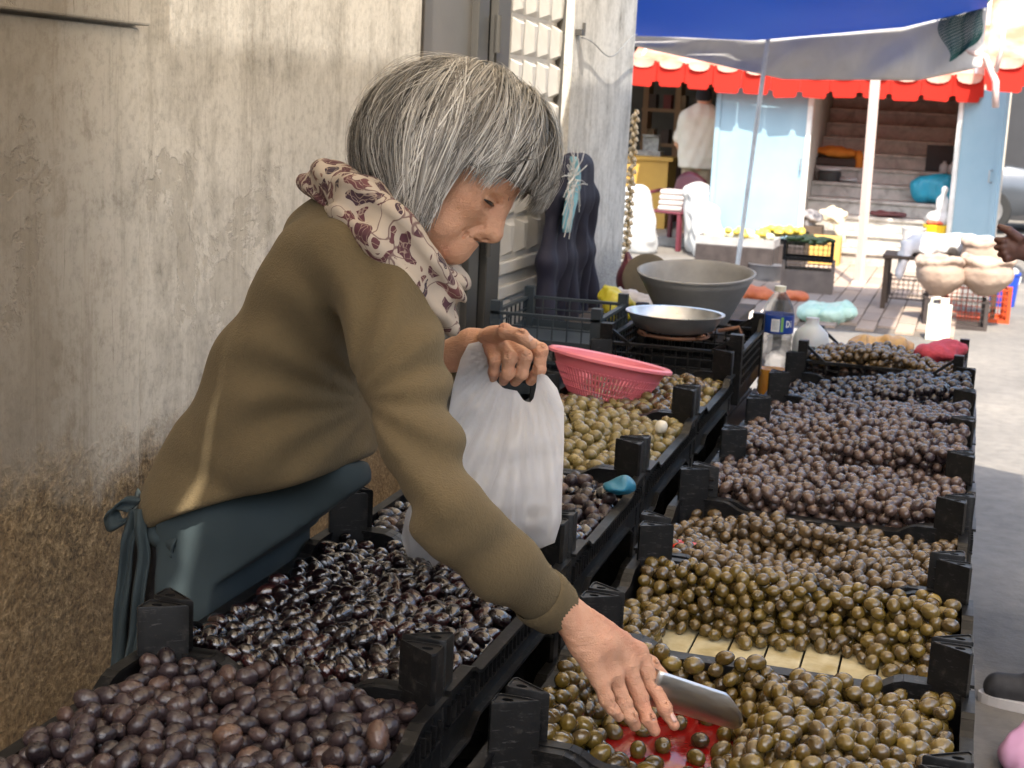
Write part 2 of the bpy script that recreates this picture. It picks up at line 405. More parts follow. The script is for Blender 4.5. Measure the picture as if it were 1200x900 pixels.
# --- canopy over the stall (above the picture): gives the shade
def m_canopy():
    t = NT('canopy_cloth'); t.color((.72, .67, .58)); t.set(Roughness=.9); t.translucent((.92, .83, .69), .70); return t.m
can = empty('market_canopy', (.95, 2.2, 0), 0, 'pale cloth canopy stretched above the olive stall', 'canopy')
b = MB().at((.95, 2.2, 0))
cnz = lambda x, v: 2.75-.30*(x+1.205)/2.35+.05*math.sin(v*9)*math.sin((x+1.2)*1.3)
def sun_slit(y, c, w, h): return h*max(0, 1-((y-c)/w)**2)*(.6+.4*math.sin(y*60))  # unseen gaps added between the cloths, shaped to drop sun patches on the seller
for xa_, xb_ in ((-1.205, -.842), (-.841, -.690), (-.689, .8)):
    b = MB().at((.95, 2.2, 0))
    def cl_(u, v):
        x = xa_+(xb_-xa_)*u; y = -.15+(6.2-.9*(x+1.2)/2.2)*v
        if u > .99 and xb_ < -.8: x -= sun_slit(y, .78, .22, .018)
        if u < .01 and -.9 < xa_ < -.8: x += sun_slit(y, .74, .20, .010)
        if u > .99 and -.7 < xb_ < -.6: x -= sun_slit(y, .50, .17, .024)
        if u < .01 and xa_ > -.7: x += sun_slit(y, .46, .12, .008)
        return (x, y, cnz(x, v))
    b.grid(cl_, 7 if xb_ < 0 else 13, 150)
    b.build('cloth', MATS.setdefault('canopy', m_canopy()), can, smooth=True, thick=.003)
for y_ in (-.1, 5.0):
    b = MB().at((.95, 2.2, 0)); b.tube([(1.1, y_, 0), (1.1, y_, 2.5)], .02, 10); autosmooth(b.build('pole', pm('pole_metal', (.5, .5, .5), metallic=.8, rough=.4), can))
    b = MB().at((.95, 2.2, 0)); b.tube([(1.1, y_, 2.46), (-1.2, y_, 2.745)], .014, 8); autosmooth(b.build('crossbar', MATS['pole_metal'], can))

# ================================================================== THE STALL
def m_plastic():
    t = NT('black_crate_plastic'); v = t.coord(); oi = t.new('ObjectInfo')
    n = t.noise(v, 9, 5, .6); d = t.noise(v, 60, 4, .7)
    base = t.ramp(n, [(.3, (.004, .004, .0042)), (.7, (.010, .0095, .0095))])
    dust = t.ramp(d, [(.55, 0.0), (.8, .4)]); scf = t.ramp(t.noise(t.coord('Object', (14, 14, 90)), 3, 4, .7, .6), [(.60, 0.0), (.68, .8)]); t.color(t.mix(scf, t.mix(dust, base, (.075, .068, .06)), (.055, .052, .05)))
    t.set(Roughness=t.ramp(n, [(.3, .33), (.7, .5)])); t.b.inputs['Specular IOR Level'].default_value = .22; t.bump(t.math('ADD', t.math('MULTIPLY', d, .4), t.noise(v, 25, 3)), .16, .004); return t.m
MPL = m_plastic()
MHOLE = pm('hole_dark', (.004, .004, .004), rough=.9)
def post_mesh(h, sx, sy, a=.064, c=.040):
    """corner post: rounded triangular prism with a peg hole in its top; outer corner at origin, legs along -x*sx / -y*sy"""
    tri = np.array([(0, 0), (-a, 0), (0, -c)], float); cen = np.array([-.018, -.0135]); N = 24; R = .006
    outer = []                                      # rounded triangle by ray casting
    for k in range(N):
        an = 2*math.pi*k/N; dv = np.array([math.cos(an), math.sin(an)]); best = 1e9
        for i in range(3):
            p, q = tri[i], tri[(i+1) % 3]; e = q-p; nrm = np.array([e[1], -e[0]]); nrm /= np.linalg.norm(nrm)
            if (cen-p)@nrm > 0: nrm = -nrm
            den = dv@nrm
            if den > 1e-6: best = min(best, ((p-cen)@nrm)/den)
        outer.append(cen+dv*best*(.93 if best > .035 else 1))
    outer = np.array(outer); out2 = cen+(outer-cen)*.93
    hole = np.array([cen+np.array([math.cos(2*math.pi*k/N)*.0075, math.sin(2*math.pi*k/N)*.0048]) for k in range(N)])
    lip = cen+(outer-cen)*.84
    rings = [(outer, 0), (outer, h-.002), (out2, h), (lip, h), (lip*.98+cen*.02, h-.0018), (hole, h-.0018), (hole, h-.03)]
    b = MB()
    for r, z in rings: b.V += [(p[0]*sx, p[1]*sy, z) for p in r]
    for i in range(len(rings)-1): b.F += [(i*N+k, i*N+(k+1) % N, (i+1)*N+(k+1) % N, (i+1)*N+k) for k in range(N)]
    b.F.append(tuple((len(rings)-1)*N+k for k in range(N)))
    for k in range(5):                              # rungs on the face along the divider
        b.box((-.034*sx, .0012*sy, h*.35+k*h*.12), (.030, .003, .004))
    return b
def wall_profile(L, hc, hm, zb=0, arch=.02):
    """panel outline in (s,z): raised next to the posts, lower in the middle"""
    top = []
    for s_, z_ in ((0, hc), (.085, hc), (.125, hm), (L-.125, hm), (L-.085, hc), (L, hc)): top.append((s_-L/2, z_))
    bot = [(L/2, zb), (L/2-.09, zb), (L/2-.13, zb+arch), (-L/2+.13, zb+arch), (-L/2+.09, zb), (-L/2, zb)]
    return top+bot
def rim_path(L, hc, hm): return [(s_-L/2, z_) for s_, z_ in ((0, hc), (.085, hc), (.098, hc-.004), (.115, hm+.004), (.128, hm), (L-.128, hm), (L-.115, hm+.004), (L-.098, hc-.004), (L-.085, hc), (L, hc))]
def crate_parts(lx, ly, hc=.098, hm=.080, hp=.165, floor=None):
    parts = []
    for sgn in (-1, 1):
        for axis, L, other in (('y', lx, ly), ('x', ly, lx)):   # panel extruded along `axis`, running along the other
            b = MB(); pos_ = sgn*(other/2-.006)
            b.prism(wall_profile(L-.012, hc, hm), pos_-.003, pos_+.003, axis)
            pts = rim_path(L-.012, hc, hm)
            for (s0, z0), (s1, z1) in zip(pts[:-1], pts[1:]):   # rim flange
                A, B = ((s0, pos_+sgn*.004, z0), (s1, pos_+sgn*.004, z1)) if axis == 'y' else ((pos_+sgn*.004, s0, z0), (pos_+sgn*.004, s1, z1))
                b.bar(A, B, .018, .005)
            for (s0, z0), (s1, z1) in zip(wall_profile(L-.012, hc, hm)[7:11], wall_profile(L-.012, hc, hm)[8:12]):
                q = pos_+sgn*.006; A, B = ((s0, q, z0), (s1, q, z1)) if axis == 'y' else ((q, s0, z0), (q, s1, z1)); b.bar(A, B, .013, .004)
            n = int(L/.019)
            for k in range(n):                                   # outer ribs
                s_ = -L/2+.02+(L-.04)*k/(n-1); q = pos_+sgn*.0065; zt = hm-.004; zl = hm-.030
                c = (s_, q, (zt+zl)/2) if axis == 'y' else (q, s_, (zt+zl)/2); d = (.003, .008, zt-zl) if axis == 'y' else (.008, .003, zt-zl); b.box(c, d)
            q = pos_+sgn*.0065; c = (0, q, hm-.031) if axis == 'y' else (q, 0, hm-.031); d = (L-.02, .009, .004) if axis == 'y' else (.009, L-.02, .004); b.box(c, d)
            parts.append(('end_panel' if L == min(lx, ly) else 'side_panel', b.mesh()))
    b = MB(); b.box((0, 0, .005), (lx-.02, ly-.02, .006))
    for k in range(6): b.box((0, -ly/2+.04+(ly-.08)*k/5, .011), (lx-.03, .006, .006))
    parts.append(('base', b.mesh()))
    for sx in (-1, 1):
        for sy in (-1, 1):
            pb = post_mesh(hp, sx, sy); pb.V = [(x+sx*(lx/2-.001), y+sy*(ly/2-.003), z) for x, y, z in pb.V]
            me = pb.mesh(); bm = bmesh.new(); bm.from_mesh(me); bmesh.ops.recalc_face_normals(bm, faces=bm.faces); bm.to_mesh(me); bm.free()
            me.polygons.foreach_set('use_smooth', [True]*len(me.polygons)); me.set_sharp_from_angle(angle=rad(35)); parts.append(('corner_post', me))
    for n, me in parts: me.materials.append(MPL)
    return parts
def place_crate(parts, loc, rz, label, group, cat='crate', name='olive_crate'):
    t = empty(name, loc, rz, label, cat, group)
    for n, me in parts: obj(n, me, None, t)
    return t
FX0, FX1 = -.505, .062
FY = [1.24, 1.665, 2.09, 2.515, 2.955, 3.375, 3.79, 4.20, 4.60]
FZ, UZ = .69, .765
UX0, UX1 = -.965, -.56
UY = [1.00, 1.605, 2.205, 2.82, 3.43, 4.05]
PF = crate_parts(FX1-FX0, .412); PU = crate_parts(UX1-UX0, .596)
lab_f = ['black plastic crate of brown-green olives, the front one of the low row', 'black crate of green-brown olives with the scoop and a red bare patch in it',
 'black crate of brown-green olives with a bare pale floor strip', 'black crate of brown olives with a scrap of red, behind the half-empty one', 'black crate heaped with mauve-brown olives, fifth of the low row',
 'black crate heaped with mauve-brown olives, sixth of the low row', 'black crate of dark purple olives, before the last of the low row', 'black crate of blue-black olives at the end of the low row']
FC = []
for i in range(8):
    c = ((FX0+FX1)/2+random.gauss(0, .004), (FY[i]+FY[i+1])/2, FZ+random.uniform(0, .004))
    FC.append(place_crate(PF, c, random.gauss(0, .004), lab_f[i], 'crates of the low olive row'))
lab_u = ['black crate of dull purple-black olives at the near corner of the high row', 'black crate of glossy wet black olives below the reaching arm', 'black crate of dark olives under the white carrier bag',
 'black crate of pale green olives before the pink basket', 'black crate of olive-brown fruit with the pink basket standing in it']
UC = []
for i in range(5):
    c = ((UX0+UX1)/2-.008*i+.01, (UY[i]+UY[i+1])/2, UZ)
    UC.append(place_crate(PU, c, rad(.6)+random.gauss(0, .004), lab_u[i], 'crates of the high olive row'))
# tables that carry the crates
m_wood = pm('old_table_wood', (.09, .06, .04), (.05, .035, .025), 6, .8, .3)
def table(name, x0, x1, y0, y1, z, label):
    t = empty(name, ((x0+x1)/2, (y0+y1)/2, 0), 0, label, 'table'); org = ((x0+x1)/2, (y0+y1)/2, 0)
    n = 4
    for k in range(n):
        w = (x1-x0)/n; b = MB().at(org); b.box((x0+w*(k+.5), (y0+y1)/2, z-.0125), (w-.006, y1-y0, .025)); b.build('plank', m_wood, t, bevel=.002)
    for x in (x0+.04, x1-.04):
        for y in (y0+.1, (y0+y1)/2, y1-.1): b = MB().at(org); b.box((x, y, (z-.025)/2), (.05, .05, z-.025)); b.build('leg', m_wood, t)
table('stall_table', FX0+.02, FX1-.02, 1.2, 4.62, FZ, 'long plank table carrying the low row of olive crates')
for i in range(5):
    place_crate(PU, ((UX0+UX1)/2-.008*i+.004, (UY[i]+UY[i+1])/2, UZ-.167), rad(.6), 'empty black crate under the '+lab_u[i].split(' at the')[0].split(' below')[0].split(' before')[0].replace('black ', '', 1), 'empty crates under the high row')
table('stall_table', UX0+.02, UX1-.05, .95, 5.3, UZ-.168, 'long plank table carrying the high row of olive crates')

# ------------------------------------------------------------------ olives
def m_olive(name, stops, rough, coat=0, wr=.25, cspec=.5, blush=None):
    t = NT(name); g = t.new('NewGeometry'); oi = t.new('ObjectInfo')
    f = t.math('FRACT', t.math('ADD', g.outputs['Random Per Island'], t.math('MULTIPLY', oi.outputs['Random'], 7.31)))
    v = t.pos(); n = t.noise(v, 90, 3, .6)
    c = t.ramp(f, stops); c = t.mix(.45, c, t.ramp(n, [(.3, .55), (.7, 1.0)]), 'MULTIPLY')
    if blush: c = t.mix(t.ramp(t.noise(v, 38, 2), [(.5, 0.0), (.68, .7)]), c, blush)
    t.color(c); t.set(Roughness=t.ramp(n, [(.3, rough*.8), (.7, rough*1.3)]), Coat_Weight=coat, Coat_Roughness=.05)
    t.set(Subsurface_Weight=.0); t.b.inputs['Specular IOR Level'].default_value = cspec
    t.bump(t.math('ADD', t.noise(v, 130, 3), t.math('MULTIPLY', t.noise(v, 45, 2), 2.0)), wr*1.3, .004); return t.m
MO = {
 'dull':  m_olive('olive_dull_purple', [(0, (.018, .012, .013)), (.45, (.042, .028, .030)), (.75, (.030, .018, .017)), (.93, (.06, .036, .032)), (1, (.11, .06, .04))], .30, .1, .35, .45),
 'gloss': m_olive('olive_wet_black', [(0, (.006, .003, .0032)), (.6, (.011, .0045, .005)), (1, (.032, .009, .009))], .10, 1.0, .45, .6),
 'green': m_olive('olive_brown_green', [(0, (.095, .060, .009)), (.4, (.150, .098, .017)), (.7, (.100, .060, .012)), (.9, (.05, .030, .010)), (1, (.22, .150, .032))], .15, .6, .3, .5, (.075, .05, .028)),
 'brown': m_olive('olive_brown', [(0, (.092, .056, .022)), (.6, (.130, .080, .030)), (1, (.06, .038, .020))], .18, .5, .3, .5, (.07, .05, .035)),
 'mauve': m_olive('olive_mauve', [(0, (.078, .047, .036)), (.5, (.115, .070, .052)), (1, (.048, .030, .027))], .24, .3, .3, .5, (.06, .042, .045)),
 'violet':m_olive('olive_violet', [(0, (.040, .026, .029)), (.6, (.062, .040, .042)), (1, (.09, .058, .050))], .24, .3, .3),
 'black': m_olive('olive_blue_black', [(0, (.016, .012, .015)), (.7, (.030, .023, .027)), (1, (.055, .038, .038))], .2, .3, .3),
 'pale':  m_olive('olive_pale_green', [(0, (.19, .145, .045)), (.6, (.25, .19, .065)), (1, (.13, .10, .035))], .24, .2, .25, .5, (.13, .095, .045)),
}
def olive_mesh(nu=12, nv=8, pit=True):
    V = []; F = []
    prof = [(-1, 0)]+[(-math.cos(math.pi*i/nv), math.sin(math.pi*i/nv)) for i in range(1, nv)]
    if pit: prof += [(.975, .14), (.93, .06)]
    V = [(-1.02, 0, 0)]
    for x, r in prof[1:]:
        for k in range(nu): a = 2*math.pi*k/nu; rr = r*(1+.05*x); V.append((x*1.0, rr*math.cos(a), rr*math.sin(a)))
    nr = len(prof)-1
    for k in range(nu): F.append((0, 1+(k+1) % nu, 1+k))
    for i in range(nr-1):
        for k in range(nu): a_, b_ = 1+i*nu+k, 1+i*nu+(k+1) % nu; F += [(a_, b_, b_+nu), (a_, b_+nu, a_+nu)]
    e = len(V); V.append((.92 if pit else 1.02, 0, 0))
    for k in range(nu): F.append((e, 1+(nr-1)*nu+k, 1+(nr-1)*nu+(k+1) % nu))
    return np.array(V), np.array(F)
OV, OF = olive_mesh(); OVl, OFl = olive_mesh(8, 6, False)
def pile(x0, x1, y0, y1, z0, target, r, seed, k=36, nmax=2300):
    rg = np.random.default_rng(seed); P = np.zeros((nmax, 3)); n = 0; fail = 0; D = 2*r*.97
    while n < nmax and fail < 140:
        c = np.stack([rg.uniform(x0+r, x1-r, k), rg.uniform(y0+r, y1-r, k)], 1)
        z = np.full(k, z0+r)
        if n:
            d2 = ((c[:, None, :]-P[None, :n, :2])**2).sum(-1); ok = d2 < D*D
            zz = np.where(ok, P[None, :n, 2]+np.sqrt(np.maximum(D*D-d2, 0)), 0); z = np.maximum(z, zz.max(1))
        T = np.array([target((p[0]-x0)/(x1-x0), (p[1]-y0)/(y1-y0)) for p in c])
        ex = z+r*.4-(z0+T); ex[T <= 0.004] = 9; i = np.argmin(z+np.where(ex > 0, 9, 0))
        if ex[i] > 0: fail += 1; continue
        P[n] = (c[i, 0], c[i, 1], z[i]); n += 1; fail = 0
    return P[:n]
ALL = []                                            # (pos, rot, scale, kind, crate key)
def rand_rots(n, rg, tilt=.45):
    yaw = rg.uniform(0, 2*math.pi, n); pit = rg.normal(0, tilt, n); a = np.stack([np.cos(yaw)*np.cos(pit), np.sin(yaw)*np.cos(pit), np.sin(pit)], 1)
    t = np.stack([-np.sin(yaw), np.cos(yaw), 0*yaw], 1); u = np.cross(a, t); return np.stack([a, t, u], 2)
def fill(key, crate, x0, x1, y0, y1, z0, target, r, el, kind, seed, kinds=None):
    P = pile(x0, x1, y0, y1, z0, target, r, seed); rg = np.random.default_rng(seed+100); n = len(P)
    R = rand_rots(n, rg); sc = rg.normal(1.03, .09, n)[:, None]*np.array([r*el, r*1.0, r*1.0])*np.stack([rg.normal(1, .06, n), rg.normal(1, .04, n), rg.normal(1, .04, n)], 1)
    for i in range(n): ALL.append((P[i], R[i], sc[i], kinds(P[i], rg) if kinds else kind, key))
sst = lambda e0, e1, x: (lambda t: t*t*(3-2*t))(min(max((x-e0)/(e1-e0), 0), 1))
wv = lambda u, v: .006*math.sin(u*9+v*5)+.005*math.sin(u*17-v*11)
fx0, fx1 = FX0+.012, FX1-.012
def tF1(u, v):
    d = math.hypot((u-.31)/.21, (v-.56)/.36); h = (.086-.012*u+wv(u, v))*sst(.7, 1.35, d)+.012*sst(.75, .85, d)
    if d < .85 and math.sin(u*43+1)*math.sin(v*37) > .62: h = .022
    return h-(h-.034)*sst(.34, .1, v)*sst(.08, .18, u)*sst(.75, .5, u) if h > .034 else h
def tF2(u, v):
    e = .66+.05*math.sin(u*13)-.10*sst(.6, .95, u)-.06*sst(.3, .1, u)
    h = .078*sst(e-.03, e+.24, v)+.018*sst(e-.06, e, v)
    if u < .13: h = max(h, .055)
    if v < .16: h = .02
    return h+wv(u, v)*.5 if h > .01 else 0
def tF3(u, v):
    d = math.hypot((u-.40)/.26, (v-.52)/.17); return (.070-.012*v+wv(u, v))*sst(.75, 1.25, d)+(.014 if d > .85 else 0)
FILL = [('f0', 0, lambda u, v: 0.055+wv(u, v), .0114, 1.22, 'green'), ('f1', 1, tF1, .0115, 1.24, 'green'), ('f2', 2, tF2, .0113, 1.22, 'green'), ('f3', 3, tF3, .0112, 1.2, 'brown'),
 ('f4', 4, lambda u, v: .096+.022*math.sin(u*3)*(1-.6*v)+wv(u, v), .0116, 1.22, 'mauve'), ('f5', 5, lambda u, v: .102+.034*sst(.1, .6, u)+wv(u, v), .0116, 1.22, 'mauve'),
 ('f6', 6, lambda u, v: .080+.055*sst(.1, .9, u)*(1-.3*v)+wv(u, v), .0124, 1.25, 'violet'), ('f7', 7, lambda u, v: .070+.065*sst(.15, .8, u)+wv(u, v), .0124, 1.25, 'black')]
def kf5(p, rg): return 'mauve' if rg.random() < .9-.5*sst(-.2, .06, p[0]) else 'violet'
LIN = {}; FLO = [.02, 0, 0, 0, .05, .058, .04, .036]
for key, i, tg, r, el, kd in FILL:
    floor = .016 if i in (1, 2, 3) else FLO[i]
    zf = FZ+floor
    tgt = (lambda tg_, fl: (lambda u, v: tg_(u, v)-(fl-.016)))(tg, floor)
    fill(key, FC[i], fx0, fx1, FY[i]+.014, FY[i+1]-.014, zf, tgt, r, el, kd, 20+i, kf5 if i == 5 else None)
def tU(h, a=.006, b_=11): return lambda u, v: h+a*math.sin(u*7+v*b_)+.004*math.sin(u*19-v*13)
UF = [('u0', 0, tU(.072, .005), .0113, 1.38, 'dull'), ('u1', 1, tU(.062, .003), .0108, 1.42, 'gloss'), ('u2', 2, tU(.050), .0128, 1.3, 'dull'),
      ('u3', 3, lambda u, v: .058+.028*math.sin(min(u*1.5, 1)*math.pi)*sst(.0, .3, v)*.8+.005*math.sin(u*19+v*9), .0142, 1.2, 'pale'), ('u4', 4, tU(.050), .0140, 1.22, 'pale')]
def ku4(p, rg): return 'pale' if rg.random() < .4 else 'brown'
def ku2(p, rg): return 'dull' if rg.random() < .7 else 'gloss'
for key, i, tg, r, el, kd in UF:
    cx = UC[i].location.x; hx = (UX1-UX0)/2-.014
    fill(key, UC[i], cx-hx, cx+hx, UY[i]+.016, UY[i+1]-.016, UZ+.034, tg, r, el, kd, 40+i, {4: ku4, 2: ku2}.get(i))
# liners under the olives
m_pale = pm('pale_liner', (.58, .52, .35), (.36, .29, .14), 22, .28, .4, 40)
m_red = pm('red_liner', (.24, .006, .006), (.13, .004, .004), 9, .12, .3, 25)
m_lin = pm('dark_liner', (.02, .015, .015), rough=.5)
def liner(i, row, m, z, slats=0, name='liner'):
    c = (FC if row == 'f' else UC)[i]; lx = (FX1-FX0 if row == 'f' else UX1-UX0)-.026; ly = (.412 if row == 'f' else .596)-.026
    if not slats:
        b = MB(); b.grid(lambda u, v: (-lx/2+lx*u, -ly/2+ly*v, z+.0015*math.sin(u*23)*math.sin(v*17)), 22, 16); b.build(name, m, c, smooth=True, thick=.002)
    else:
        for k in range(slats): b = MB(); w = lx/slats; b.box((-lx/2+w*(k+.5), 0, z-.002), (w-.0035, ly, .005)); b.build('floor_slat', m, c, bevel=.001)
for i in range(8): liner(i, 'f', {1: m_red, 2: m_pale, 3: m_pale}.get(i, m_lin), .0158 if i in (1, 2, 3) else FLO[i]-.0005, 9 if i in (2, 3) else 0)
for i in range(5): liner(i, 'u', m_lin, .0335)
# the ~300 olives that show largest are single things, the rest of each crate is stuff
AP = np.array([a[0] for a in ALL]); PXS = pix(AP); size = np.array([a[2][1] for a in ALL])/PXS[:, 2]
inside = (PXS[:, 0] > 4) & (PXS[:, 0] < 1196) & (PXS[:, 1] > 4) & (PXS[:, 1] < 892)
KEY = np.array([a[4] for a in ALL]); top = np.zeros(len(ALL), bool)
for k in set(KEY):                                  # free upper side: nothing lies on it
    ii = np.where(KEY == k)[0]; Q = AP[ii]
    d = ((Q[:, None, :2]-Q[None, :, :2])**2).sum(-1); hi = Q[None, :, 2] > Q[:, None, 2]+.007
    top[ii] = ~((d < .012**2) & hi).any(1)
cov = np.zeros(len(ALL), bool)                      # hidden behind the arm, the bag or the seller
px_, py_ = PXS[:, 0], PXS[:, 1]
cov |= (px_ > 455) & (px_ < 665) & (py_ < 700) & (KEY != 'u3'); cov |= (px_ > 640) & (px_ < 760) & (py_ > 690) & (py_ < 800) & (KEY == 'f1')
cand = np.where(inside & top & ~cov)[0]; cand = cand[np.argsort(-size[cand])][:300]
single = np.zeros(len(ALL), bool); single[cand] = True
odesc = {'u0': 'dull purple-black olive lying on top in the near corner crate of the high row', 'u1': 'glossy wet black olive on top in the crate below the reaching arm', 'u2': 'dark olive lying in the crate under the white carrier bag',
 'u3': 'pale green olive lying in the crate before the pink basket', 'f0': 'brown-green olive in the front crate of the low row', 'f1': 'green-brown olive lying in the crate with the scoop', 'f2': 'brown-green olive in the crate with a bare pale strip',
 'u4': 'olive in the crate with the pink basket', 'f3': 'brown olive in the crate with a scrap of red', 'f4': 'mauve-brown olive heaped in the fifth low crate', 'f5': 'mauve olive heaped in the sixth low crate', 'f6': 'dark purple olive in the low row', 'f7': 'blue-black olive in the last low crate'}
OM = {}
for i in cand:
    p, R, sc, kd, key = ALL[i]
    if kd not in OM: me = mesh_np(OV, OF); me.materials.append(MO[kd]); OM[kd] = me
    o = obj('olive', OM[kd]); m4 = np.eye(4); m4[:3, :3] = R*sc[None, :]; m4[:3, 3] = p; o.matrix_world = Matrix([list(r) for r in m4])
    tag(o, odesc[key], 'olive', 'single olives on top: '+odesc[key].split(' in the ', 1)[-1])
names = {'f0': 'front low', 'f1': 'scoop', 'f2': 'bare strip'}
for key in sorted(set(KEY)):
    for kd in sorted(set(a[3] for a in ALL if a[4] == key)):
        ii = [i for i in np.where(KEY == key)[0] if not single[i] and ALL[i][3] == kd]
        if not ii: continue
        big = ALL[ii[0]][0][1] < 2.6; V0, F0 = (OV, OF) if big else (OVl, OFl)
        Rm = np.array([ALL[i][1]*ALL[i][2][None, :] for i in ii]); T = np.array([ALL[i][0] for i in ii])
        V = np.einsum('nij,vj->nvi', Rm, V0)+T[:, None, :]; F = F0[None]+(np.arange(len(ii))*len(V0))[:, None, None]
        o = obj('olive_heap', mesh_np(V.reshape(-1, 3), F.reshape(-1, 3)), MO[kd])
        tag(o, 'heap of '+odesc[key].replace('olive', 'olives', 1).replace(' lying on top', '').replace(' lying', ''), 'olives', None, 'stuff')
# ================================================================== THE SELLER
cr, cu, cb = CAMX, CAMY, CAMZ
W = lambda px, py, y: atY(px, py, y)
def bounds(pts, m): p = np.array(pts); return p.min(0)-m, p.max(0)+m
seller = empty('person', (-1.09, 1.98, 0), 0, 'grey-haired seller in olive sweater and flowered scarf bending over the crates', 'person')
SORG = np.array([-1.09, 1.98, 0])
def sk(name, V, Q, mat, smooth=True): return obj(name, mesh_np(np.asarray(V)-SORG, Q, smooth), mat, seller)

# ---- materials
def m_skin():
    t = NT('skin'); v = t.pos(); n = t.noise(v, 28, 4, .6); n2 = t.noise(v, 11, 3)
    c = t.ramp(n2, [(.3, (.52, .275, .165)), (.5, (.60, .33, .205)), (.75, (.56, .24, .145))])
    c = t.mix(.35, c, t.ramp(n, [(.3, (.72, .55, .5)), (.7, (1, 1, 1))]), 'MULTIPLY'); t.color(c)
    t.set(Roughness=.48, Subsurface_Weight=.12, Subsurface_Scale=.006); t.b.inputs['Subsurface Radius'].default_value = (1, .35, .2)
    w = t.math('ADD', t.noise(t.pos(), 120, 4, .65), t.math('MULTIPLY', t.noise(t.pos((1, 1, 3.2)), 75, 5, .7, 1.2), 1.4)); w2 = t.vor(t.pos(), 420)
    t.bump(t.math('ADD', t.math('MULTIPLY', w, 1.0), t.math('MULTIPLY', w2, .35)), .6, .0026); return t.m
MSK = m_skin()
def m_knit():
    t = NT('olive_knit'); v = t.coord(); n = t.noise(v, 3, 4, .6)
    t.color(t.mix(.4, t.ramp(n, [(.3, (.092, .066, .030)), (.7, (.118, .084, .040))]), t.ramp(t.noise(v, 140, 3), [(.3, .7), (.7, 1.0)]), 'MULTIPLY'))
    t.set(Roughness=.95, Sheen_Weight=.12, Sheen_Roughness=.6); t.b.inputs['Sheen Tint'].default_value = (.6, .5, .32, 1)
    t.bump(t.math('ADD', t.noise(t.coord('Object', (1, 1, .35)), 330, 2), t.math('MULTIPLY', t.vor(v, 420), .7)), .55, .0016); return t.m
def m_cloth(name, c1, c2, rough=.9, sc=5, fold=.0, weave=400):
    t = NT(name); v = t.coord(); t.color(t.ramp(t.noise(v, sc, 4), [(.3, c1), (.7, c2)])); t.set(Roughness=rough)
    h = t.noise(v, weave, 2)
    if fold: h = t.math('ADD', t.math('MULTIPLY', h, .15), t.math('MULTIPLY', t.noise(v, 9, 3, .5, .8), fold))
    t.bump(h, .3, .004); return t.m
MKN = m_knit(); MAP_ = m_cloth('teal_apron_cloth', (.018, .029, .033), (.027, .041, .045), fold=1.0); MDK = m_cloth('black_skirt_cloth', (.007, .0065, .007), (.012, .011, .012))

# ---- sweater
T0 = [W(268, 575, 1.97), W(292, 530, 1.97), W(345, 425, 1.95), W(402, 312, 1.94)]
def torso(S, g):
    for dy, rr in ((-.085, 0), (0, .006), (.085, 0)):
        o = np.array([0, dy, 0]); w = [.084, .080, .076, .072]
        for i in range(3):
            k = .85 if i == 0 else 1
            S.cone(T0[i]+o*k, T0[i+1]+o, w[i]+rr+g, w[i+1]+rr+g, .04)
    S.cone(W(410, 305, 1.81), W(430, 290, 2.10), .064+g, .064+g, .05)              # shoulder girdle
    S.cone(W(366, 278, 1.95), W(425, 245, 1.93), .040+g, .046+g, .05)
    S.ell(W(352, 520, 1.93), np.array([.105, .15, .11])+g, None, .05)                # loose belly
    S.ell(W(244, 575, 1.95), np.array([.060, .160, .068])+g, None, .04); S.ell(W(278, 580, 1.93), np.array([.080, .172, .065])+g, None, .04)               # slack over the hip
RA = [W(448, 345, 1.80), W(470, 430, 1.73), W(492, 520, 1.66), W(530, 607, 1.60), W(588, 662, 1.65), W(638, 703, 1.71)]
RR = [.066, .055, .049, .044, .039, .035]
LA = [W(470, 300, 2.10), W(450, 400, 2.2), W(455, 455, 2.26), W(520, 428, 2.22)]
LRr = [.062, .052, .044, .034]
def sleeves(S, g):
    for i in range(5): S.cone(RA[i], RA[i+1], RR[i]+g, RR[i+1]+g, .022)
    for i in range(3): S.cone(LA[i], LA[i+1], LRr[i]+g, LRr[i+1]+g, .022)
lo, hi = bounds(T0+RA+LA, .2)
S = SDF(lo, hi, .0055); torso(S, 0); sleeves(S, 0)
S.ell(W(352, 248, 1.78)-cb*.0, (.004, .004, .004), None, 0, 's')
pA = W(185, 624, 1.9); pB = W(440, 522, 1.9); e = _n(pB-pA); hn = _n(np.cross(e, cb)); hn = hn if hn@cu < 0 else -hn
